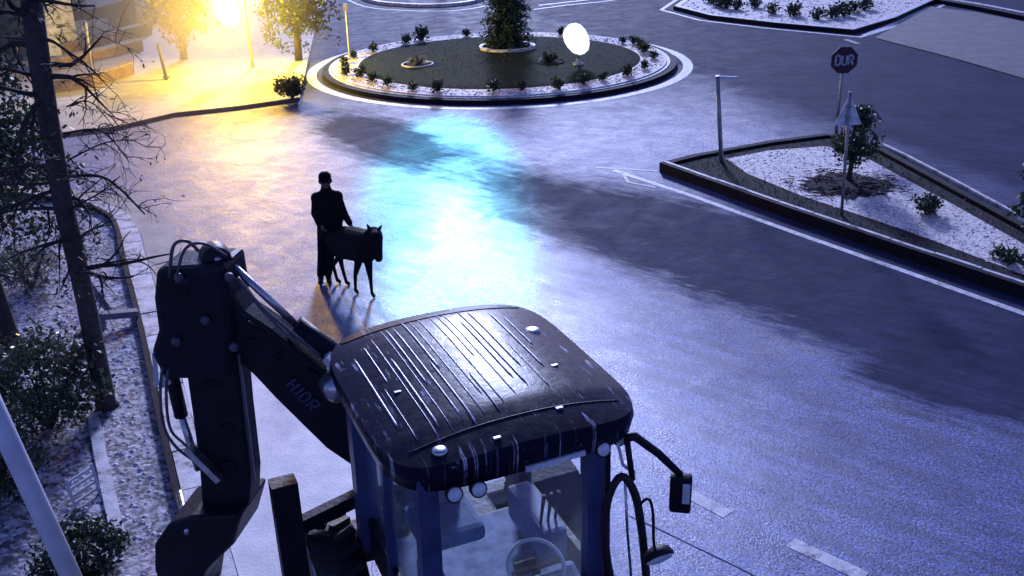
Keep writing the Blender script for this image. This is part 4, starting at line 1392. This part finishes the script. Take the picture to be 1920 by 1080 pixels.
# loader bucket at the front (below the picture)
MB().beam((-.55, -.9, 1.2), (-.6, -3.1, .5), .12, .2).build('loader_arm', M['body'], mach)
MB().beam((.55, -.9, 1.2), (.6, -3.1, .5), .12, .2).build('loader_arm', M['body'], mach)
MB().box((0, -3.5, .12), (2.2, .8, .06)).box((0, -3.12, .5), (2.2, .06, .78)).box((-1.1, -3.5, .35), (.05, .8, .5)).box((1.1, -3.5, .35), (.05, .8, .5)).build('loader_bucket', M['body'], mach)

# rear frame, swing post, stabiliser
MB().box((0, 1.5, .50), (1.8, .22, .36), bevel=.04).build('rear_frame', M['body'], mach)
sp0 = LY(600, 760, 7.05)
MB().box(Vector((sp0.x + .50, sp0.y - .05, 1.15)), (.34, .34, 1.3), bevel=.05).build('swing_post', M['body'], mach)
sa = LY(530, 902, 6.35); sb_ = LY(565, 1150, 6.3)
sb_.z = .05
stl = MB().beam(Vector((sa.x, sa.y, sa.z)), Vector((sb_.x, sb_.y, .12)), .2, .16, up=(0, 1, 0)).build('stabiliser', M['body'], mach)
MB().box(Vector((sb_.x, sb_.y, .06)), (.4, .4, .08), bevel=.02).build('foot', M['body'], stl)
MB().beam(sa + Vector((.05, 0, -.45)), sa + Vector((.7, .15, -.40)), .09, .12).build('outrigger_beam', M['body'], stl)

# boom: from behind the cab up and left to the apex
YB = 7.0
def B3(u, v, Y=None): return LY(u, v, Y or YB)
def poly_beam(mb, side_a, side_b, th):
    """closed plate-sided beam between two outlines (lists of local points along its two edges)"""
    n = len(side_a)
    off = Rz @ Vector((.18, 1, 0)).normalized() * th / 2
    vs = [p - off for p in side_a] + [p - off for p in side_b] + [p + off for p in side_a] + [p + off for p in side_b]
    fs = []
    for i in range(n - 1):
        fs += [(i, i + 1, n + i + 1, n + i), (2 * n + i, 3 * n + i, 3 * n + i + 1, 2 * n + i + 1), (i, 2 * n + i, 2 * n + i + 1, i + 1), (n + i, n + i + 1, 3 * n + i + 1, 3 * n + i)]
    fs += [(0, n, 3 * n, 2 * n), (n - 1, 3 * n - 1, 4 * n - 1, 2 * n - 1)]
    return mb.add(vs, fs)
def bev(o, w=.022):
    md = o.modifiers.new('bevel', 'BEVEL'); md.width = w; md.segments = 2; md.limit_method = 'ANGLE'; md.angle_limit = rad(35)
    return o
bo = MB()
poly_beam(bo, [B3(400, 476), B3(440, 530), B3(470, 572), B3(520, 606), B3(560, 640), B3(640, 700), B3(730, 770)], [B3(340, 560), B3(400, 606), B3(444, 650), B3(490, 692), B3(530, 735), B3(622, 826), B3(730, 900)], .26)
boom = bev(bo.build('boom', M['body'], mach))
for (u, v, w, h) in ((480, 612, .16, .03), (590, 700, .12, .03), (520, 668, .05, .05), (470, 640, .05, .05)):
    MB().box(B3(u, v, 6.86), (w, .04, h), Matrix.Rotation(rad(42), 3, 'Y'), bevel=.006).build('weld_plate', M['body'], boom)
# worn lettering on the boom side
lt2 = MB()
d_ = (B3(600, 782, YB - .14) - B3(535, 716, YB - .14)); dl = d_.length; d_ = d_ / dl
upv = (B3(560, 690, YB - .14) - B3(548, 730, YB - .14)).normalized()
upv = (upv - d_ * upv.dot(d_)).normalized()
org = B3(537, 722, YB - .138) + (Rz @ Vector((.0, -.012, 0)))
def letter(strokes, x0):
    for (a, b_) in strokes:
        A = org + d_ * (x0 + a[0] * .055) + upv * (a[1] * .10)
        B_ = org + d_ * (x0 + b_[0] * .055) + upv * (b_[1] * .10)
        lt2.beam(A, B_, .017, .008, up=d_.cross(upv))
letter([((0, 0), (0, 1)), ((1, 0), (1, 1)), ((0, .5), (1, .5))], 0)
letter([((.5, 0), (.5, 1))], .075)
letter([((0, 0), (0, 1)), ((0, 1), (.7, 1)), ((.7, 1), (1, .7)), ((1, .7), (1, .3)), ((1, .3), (.7, 0)), ((.7, 0), (0, 0))], .14)
letter([((0, 0), (0, 1)), ((0, 1), (1, 1)), ((1, 1), (1, .5)), ((1, .5), (0, .5)), ((.4, .5), (1, 0))], .23)
lt2.build('lettering', M['panel'], boom)
# boom cylinder above the boom
c0, c1, c2 = B3(432, 494), B3(565, 618), B3(622, 660)
MB().tube([c0 + Vector((0, 0, .0)), c1], .03, 10).build('piston_rod', M['chrome'], boom)
MB().tube([c1 - (c2 - c1) * .2, c2 + (c2 - c1) * .4], .085, 12).build('boom_cylinder', M['body'], boom)
MB().tube(smooth_line([B3(445, 520, 6.85), B3(490, 575, 6.82), B3(545, 622, 6.82), B3(600, 668, 6.85)], 4), .014, 6).tube(smooth_line([B3(455, 535, 6.85), B3(500, 590, 6.82), B3(560, 648, 6.82)], 4), .012, 6).build('hose', M['hose'], boom)
# bright knuckle fittings where boom meets the machine
MB().lathe([(.10, -.16), (.12, -.1), (.12, .1), (.08, .16)], 18, B3(628, 720, 6.88), Matrix.Rotation(rad(90), 3, 'X')).build('pivot_pin', M['chrome'], boom)
MB().beam(B3(612, 668, 6.85), B3(640, 700, 6.85), .12, .05).beam(B3(640, 712, 6.85), B3(690, 800, 6.85), .05, .04).build('bracket', M['white_metal'], boom)

# apex: wide knuckle block
ax = MB()
poly_beam(ax, [B3(315, 485), B3(310, 540), B3(318, 600), B3(305, 640), B3(330, 690)], [B3(440, 478), B3(450, 545), B3(455, 600), B3(455, 650), B3(455, 690)], .42)
knk = bev(ax.build('dipper_knuckle', M['body'], mach), .05)
for (u, v) in ((335, 520), (430, 520), (330, 640), (438, 650), (385, 600)):
    MB().lathe([(.035, -.02), (.035, .02), (.02, .03)], 10, B3(u, v, 6.76), Matrix.Rotation(rad(90), 3, 'X')).build('bolt', M['hose'], knk)
MB().tube(smooth_line([B3(318, 520, 6.8), B3(325, 462, 6.8), B3(350, 452, 6.85), B3(372, 470, 6.9)], 5), .014, 6).tube(smooth_line([B3(330, 530, 6.8), B3(345, 470, 6.78), B3(380, 456, 6.85), B3(425, 480, 6.9)], 5), .012, 6).build('hose', M['hose'], knk)
MB().lathe([(.07, -.23), (.08, -.21), (.08, .21), (.07, .23)], 20, B3(345, 515), Matrix.Rotation(rad(90), 3, 'X') ).build('pivot_pin', M['body'], knk)
pv = MB().lathe([(.10, -.10), (.115, -.08), (.115, .08), (.10, .10)], 20, B3(404, 484), Matrix.Rotation(rad(90), 3, 'X')).build('pivot_pin', M['body'], knk)
MB().lathe([(.025, .09), (.025, .12)], 12, B3(404, 478), Matrix.Rotation(rad(90), 3, 'X')).build('grease_cap', M['chrome'], knk)
# dipper arm straight down
dp = MB()
poly_beam(dp, [B3(355, 640), B3(372, 760), B3(385, 860), B3(390, 935)], [B3(455, 640), B3(466, 760), B3(480, 880), B3(478, 930)], .24)
dip = bev(dp.build('dipper', M['body'], mach))
for (u, v, w, h) in ((400, 700, .14, .25), (425, 800, .10, .05), (432, 880, .12, .16)):
    MB().box(B3(u, v, 6.87), (w, .03, h), bevel=.008).build('weld_plate', M['body'], dip)
MB().beam(B3(448, 665, 6.83), B3(478, 905, 6.83), .025, .02).build('edge_trim', M['hose'], dip)  # added paler strip, a highlight drawn along the arm's edge
# bucket cylinder on the left of the dipper
MB().tube([B3(312, 660), B3(340, 780)], .055, 12).build('bucket_cylinder', M['body'], dip)
MB().tube([B3(338, 770), B3(372, 880)], .032, 10).build('piston_rod', M['chrome'], dip)
MB().beam(B3(352, 838, 6.8), B3(412, 898, 6.8), .10, .05).build('bucket_link', M['chrome'], dip)
hs = MB()
hs.tube(smooth_line([B3(330, 640, 6.85), B3(303, 700, 6.8), B3(305, 790, 6.8), B3(330, 838, 6.8), B3(372, 868, 6.85)], 5), .013, 6)
hs.tube(smooth_line([B3(325, 650, 6.85), B3(312, 720, 6.78), B3(318, 800, 6.78), B3(345, 832, 6.8), B3(372, 856, 6.85)], 5), .012, 6)
hs.build('hose', M['hose'], dip)
MB().beam(B3(289, 660, 6.9), B3(294, 722, 6.9), .035, .03, up=(0, 1, 0)).beam(B3(302, 658, 6.9), B3(306, 722, 6.9), .03, .03, up=(0, 1, 0)).beam(B3(289, 720, 6.9), B3(320, 716, 6.9), .03, .03).build('hose_bracket', M['white_metal'], dip)
# digging bucket
bk0 = B3(395, 985); bkm = MB()
ptsb = [B3(478, 928), B3(462, 985), B3(415, 1030), B3(398, 1068), B3(392, 1110), B3(380, 1160)]
ptsa = [B3(385, 932), B3(345, 945), B3(318, 985), B3(318, 1030), B3(340, 1090), B3(360, 1150)]
poly_beam(bkm, ptsa, ptsb, .56)
bkt = bev(bkm.build('digging_bucket', M['body'], mach), .03)
for k in range(4):
    q = Rz @ Vector((.18, 1, 0)).normalized() * (-.24 + .16 * k)
    MB().beam(B3(372, 1150) + q, B3(372, 1185) + q, .05, .04, up=(0, 1, 0)).build('bucket_tooth', M['chrome'], bkt)
MB().lathe([(.035, -.3), (.035, .3)], 12, B3(345, 960), Matrix.Rotation(rad(90), 3, 'X')).build('bucket_pin', M['chrome'], bkt)

# ================================================================ PERSON
pp = G(629, 526)
per = thing('person', 'person in a dark coat and peaked cap standing beside the dark animal', 'person', pp, rad(10))
def hand(c, d, side):
    """palm and five fingers, curled; d = forearm direction"""
    c = Vector(c); d = Vector(d).normalized()
    x = Vector((1, 0, 0)) * side
    x = (x - d * x.dot(d)).normalized()
    n = d.cross(x)
    caps = [(c - d * .01, c + d * .06, .024, .028)]
    for k, ln in enumerate((.06, .07, .065, .05)):
        r0 = c + d * .065 + n * (-.03 + .02 * k)
        mid = r0 + d * ln * .5 + x * -.012
        tip = mid + d * ln * .35 + x * -.028
        caps += [(r0, mid, .0092, .0085), (mid, tip, .0085, .0072)]
    th0 = c + d * .015 - n * .028
    th1 = th0 + d * .03 - n * .02 - x * .01
    th2 = th1 + d * .025 - x * .015
    caps += [(th0, th1, .012, .010), (th1, th2, .010, .0085)]
    return caps
# local: person faces -y/+x (towards the camera, a little right). left hand reaches to the animal
hipL, hipR = (.07, 0, .88), (-.10, 0, .88)
shL, shR = (.15, .0, 1.37), (-.15, .0, 1.37)
elL, wrL = Vector((.22, -.04, 1.13)), Vector((.31, -.20, .98))
elR, wrR = Vector((-.20, .02, 1.12)), Vector((-.12, -.17, .98))
caps = [((0, 0, .95), (0, 0, 1.2), .14, .135), ((0, 0, 1.2), (0, 0, 1.36), .14, .13), ((-.13, 0, 1.39), (.13, 0, 1.39), .075, .075), ((0, 0, 1.40), (0, -.01, 1.53), .055, .05),
        (shL, elL, .052, .042), (elL, wrL, .040, .028), (shR, elR, .052, .042), (elR, wrR, .040, .028),
        (hipL, (-.03, -.02, .48), .085, .055), ((-.03, -.02, .48), (-.10, .01, .09), .052, .036), (hipR, (-.16, .0, .48), .085, .055), ((-.16, .0, .48), (-.22, .03, .09), .052, .036),
        ((-.10, .01, .05), (-.08, -.13, .03), .038, .03), ((-.22, .03, .05), (-.22, -.11, .03), .038, .03)]
caps += hand(wrL, (wrL - elL), 1) + hand(wrR, (wrR - elR), -1)
hc = Vector((0, -.015, 1.63))
ells = [(hc, (.075, .092, .112), None), (hc + Vector((0, -.03, -.05)), (.055, .062, .062), None), (hc + Vector((0, -.098, -.012)), (.012, .018, .022), None),
        (hc + Vector((.078, 0, -.01)), (.012, .02, .03), None), (hc + Vector((-.078, 0, -.01)), (.012, .02, .03), None), (hc + Vector((0, -.085, -.055)), (.024, .012, .008), None),
        ((0, .02, .93), (.15, .12, .14), None)]
body = blob('body', M['skin'], per, caps, ells, .0075, 3)
for s in (-1, 1):
    MB().lathe([(.002, -.008), (.008, -.005), (.009, 0), (.006, .006)], 10, hc + Vector((s * .03, -.083, .005)), Matrix.Rotation(rad(90), 3, 'X')).build('eye', M['lens'], per)
coat_caps = [(shR, shL, .095, .095), ((0, 0, .80), (0, 0, 1.18), .20, .185), ((0, 0, 1.18), (0, 0, 1.34), .175, .155), ((-.11, 0, 1.35), (.11, 0, 1.35), .095, .095), ((-.05, 0, 1.40), (.05, 0, 1.40), .095, .095), ((0, 0, 1.38), (0, .0, 1.53), .095, .078),
             (shL, elL, .078, .066), (elL, wrL - (wrL - elL).normalized() * .02, .066, .048), (shR, elR, .078, .066), (elR, wrR - (wrR - elR).normalized() * .02, .066, .048), ((.02, 0, .72), (0, 0, .8), .17, .20)]
blob('coat', M['cloth'], per, coat_caps, [((0, .01, 1.08), (.235, .175, .27), None)], .014, 6)
blob('trousers', M['trouser'], per, [(hipL, (-.03, -.02, .48), .10, .072), ((-.03, -.02, .48), (-.10, .01, .11), .07, .058), (hipR, (-.16, 0, .48), .10, .072), ((-.16, 0, .48), (-.22, .03, .11), .07, .058)], [], .011, 5)
for s, f in ((1, Vector((-.10, .01, .045))), (-1, Vector((-.22, .03, .045)))):
    blob('shoe', M['rubber'], per, [(f + Vector((0, .03, 0)), f + Vector((.01 * s, -.15, -.006)), .048, .038)], [], .009, 3)
cap_ = MB().lathe([(.085, .01), (.096, .05), (.092, .10), (.06, .135), (.015, .145)], 20, hc + Vector((0, .005, 0)))
cap_.add([hc + Vector((-.07, -.07, .035)), hc + Vector((.07, -.07, .035)), hc + Vector((.055, -.165, .02)), hc + Vector((-.055, -.165, .02)),
          hc + Vector((-.07, -.07, .045)), hc + Vector((.07, -.07, .045)), hc + Vector((.055, -.165, .028)), hc + Vector((-.055, -.165, .028))],
         [(0, 1, 2, 3), (7, 6, 5, 4), (0, 4, 5, 1), (1, 5, 6, 2), (2, 6, 7, 3), (3, 7, 4, 0)])
cap_.build('cap', M['cloth'], per)
blob('hair', M['hide'], per, [(hc + Vector((-.05, .035, -.01)), hc + Vector((.05, .035, -.01)), .055, .055)], [], .01, 3)

# ================================================================ ANIMAL
f1, f2, h1, h2 = G(667, 550), G(698, 557), G(651, 534), G(634, 530)
an = thing('calf', 'dark long legged animal standing at the right side of the person', 'animal', (f1 + h1) / 2)
ao = (f1 + h1) / 2
def A_(u, v, Y): return GY(u, v, Y) - ao
yb, yf = h1.y + .05, f2.y + .02
rump = A_(634, 448, yb); mid_ = A_(662, 452, (yb + yf) / 2); chest = A_(690, 458, yf); hip = A_(640, 462, yb); sho = A_(686, 468, yf)
F1, F2, H1, H2 = f1 - ao, f2 - ao, h1 - ao, h2 - ao
ncap = [(rump, mid_, .20, .225), (mid_, chest, .225, .21), (hip, sho, .19, .20)]
neck = A_(700, 442, yf - .05); poll = A_(705, 446, yf - .18); muz = A_(710, 484, yf - .26)
ncap += [(chest, neck, .18, .14), (neck, poll, .13, .105), (poll, (poll + muz) / 2, .10, .08), ((poll + muz) / 2, muz, .078, .062)]
def leg(top, foot, back, r):
    top = Vector(top); foot = Vector(foot)
    if back:
        st1 = Vector((top.x - .02, top.y - .03, foot.z + .48)); hock = Vector((foot.x - .06, foot.y + .05, foot.z + .27))
        return [(top, st1, r * 2.1, r * 1.2), (st1, hock, r * 1.1, r * .75), (hock, foot + Vector((-.01, 0, .05)), r * .75, r * .62), (foot + Vector((-.01, 0, .05)), foot + Vector((.03, -.02, .025)), r * .7, r * .72)]
    kn = Vector((foot.x * .85 + top.x * .15, foot.y, foot.z + .30))
    return [(top, kn, r * 1.9, r * .85), (kn, foot + Vector((0, 0, .06)), r * .8, r * .6), (foot + Vector((0, 0, .06)), foot + Vector((.03, -.02, .025)), r * .7, r * .72)]
ncap += leg(hip + Vector((.0, -.07, -.08)), H1, True, .042) + leg(hip + Vector((-.02, .07, -.08)), H2, True, .042)
ncap += leg(sho + Vector((-.10, .02, -.10)), F1, False, .040) + leg(sho + Vector((.02, -.04, -.10)), F2, False, .040)
blob('body', M['hide'], an, ncap, [], .013, 6)
for k, (e0, e1) in enumerate(((A_(694, 432, yf - .1), A_(688, 420, yf - .1)), (A_(708, 434, yf - .1), A_(716, 422, yf - .1)))):
    blob('ear', M['hide'], an, [(e0, e0.lerp(e1, .5), .02, .026), (e0.lerp(e1, .5), e1, .026, .008)], [], .007, 2)
tl = [rump + Vector((-.12, .08, .06)), rump + Vector((-.2, .1, -.1)), rump + Vector((-.2, .1, -.4))]
MB().tube(smooth_line(tl, 4), [.022] * 5 + [.018] * 3 + [.03], 7).build('tail', M['hide'], an)

# ================================================================ HAZE ADDED FOR THE GLOW ROUND THE LAMP
mm_ = bpy.data.materials.new('lamp_mist')
nt, b_, o_ = nodes_of(mm_)
nt.nodes.remove(b_)
pv_ = nt.nodes.new('ShaderNodeVolumePrincipled')
pv_.inputs['Color'].default_value = (1, .93, .75, 1)
oc = objc(nt)
ln = nt.nodes.new('ShaderNodeVectorMath'); ln.operation = 'LENGTH'
nt.links.new(oc, ln.inputs[0])
fall = math_n(nt, 'POWER', math_n(nt, 'SUBTRACT', 1.0, ln.outputs['Value'], clamp=True), 1.3)
nz = ramp(nt, noise(nt, oc, 2.2, 4, .6, .5), [(.35, .25), (.65, 1.0)])
nt.links.new(math_n(nt, 'MULTIPLY', math_n(nt, 'MULTIPLY', fall, nz), .085), pv_.inputs['Density'])
nt.links.new(pv_.outputs[0], o_.inputs['Volume'])
prof = [(max(.001, math.sin(PI * k / 16)), -math.cos(PI * k / 16)) for k in range(17)]
mo_ = MB().lathe(prof, 32).build('mist', mm_)
mo_.location = (lt_.x + .1, lt_.y - 3.5, 2.4); mo_.scale = (4.0, 12.0, 4.4)
tag(mo_, 'yellow lit mist drifting round the glaring street lamp', 'mist', kind='stuff')
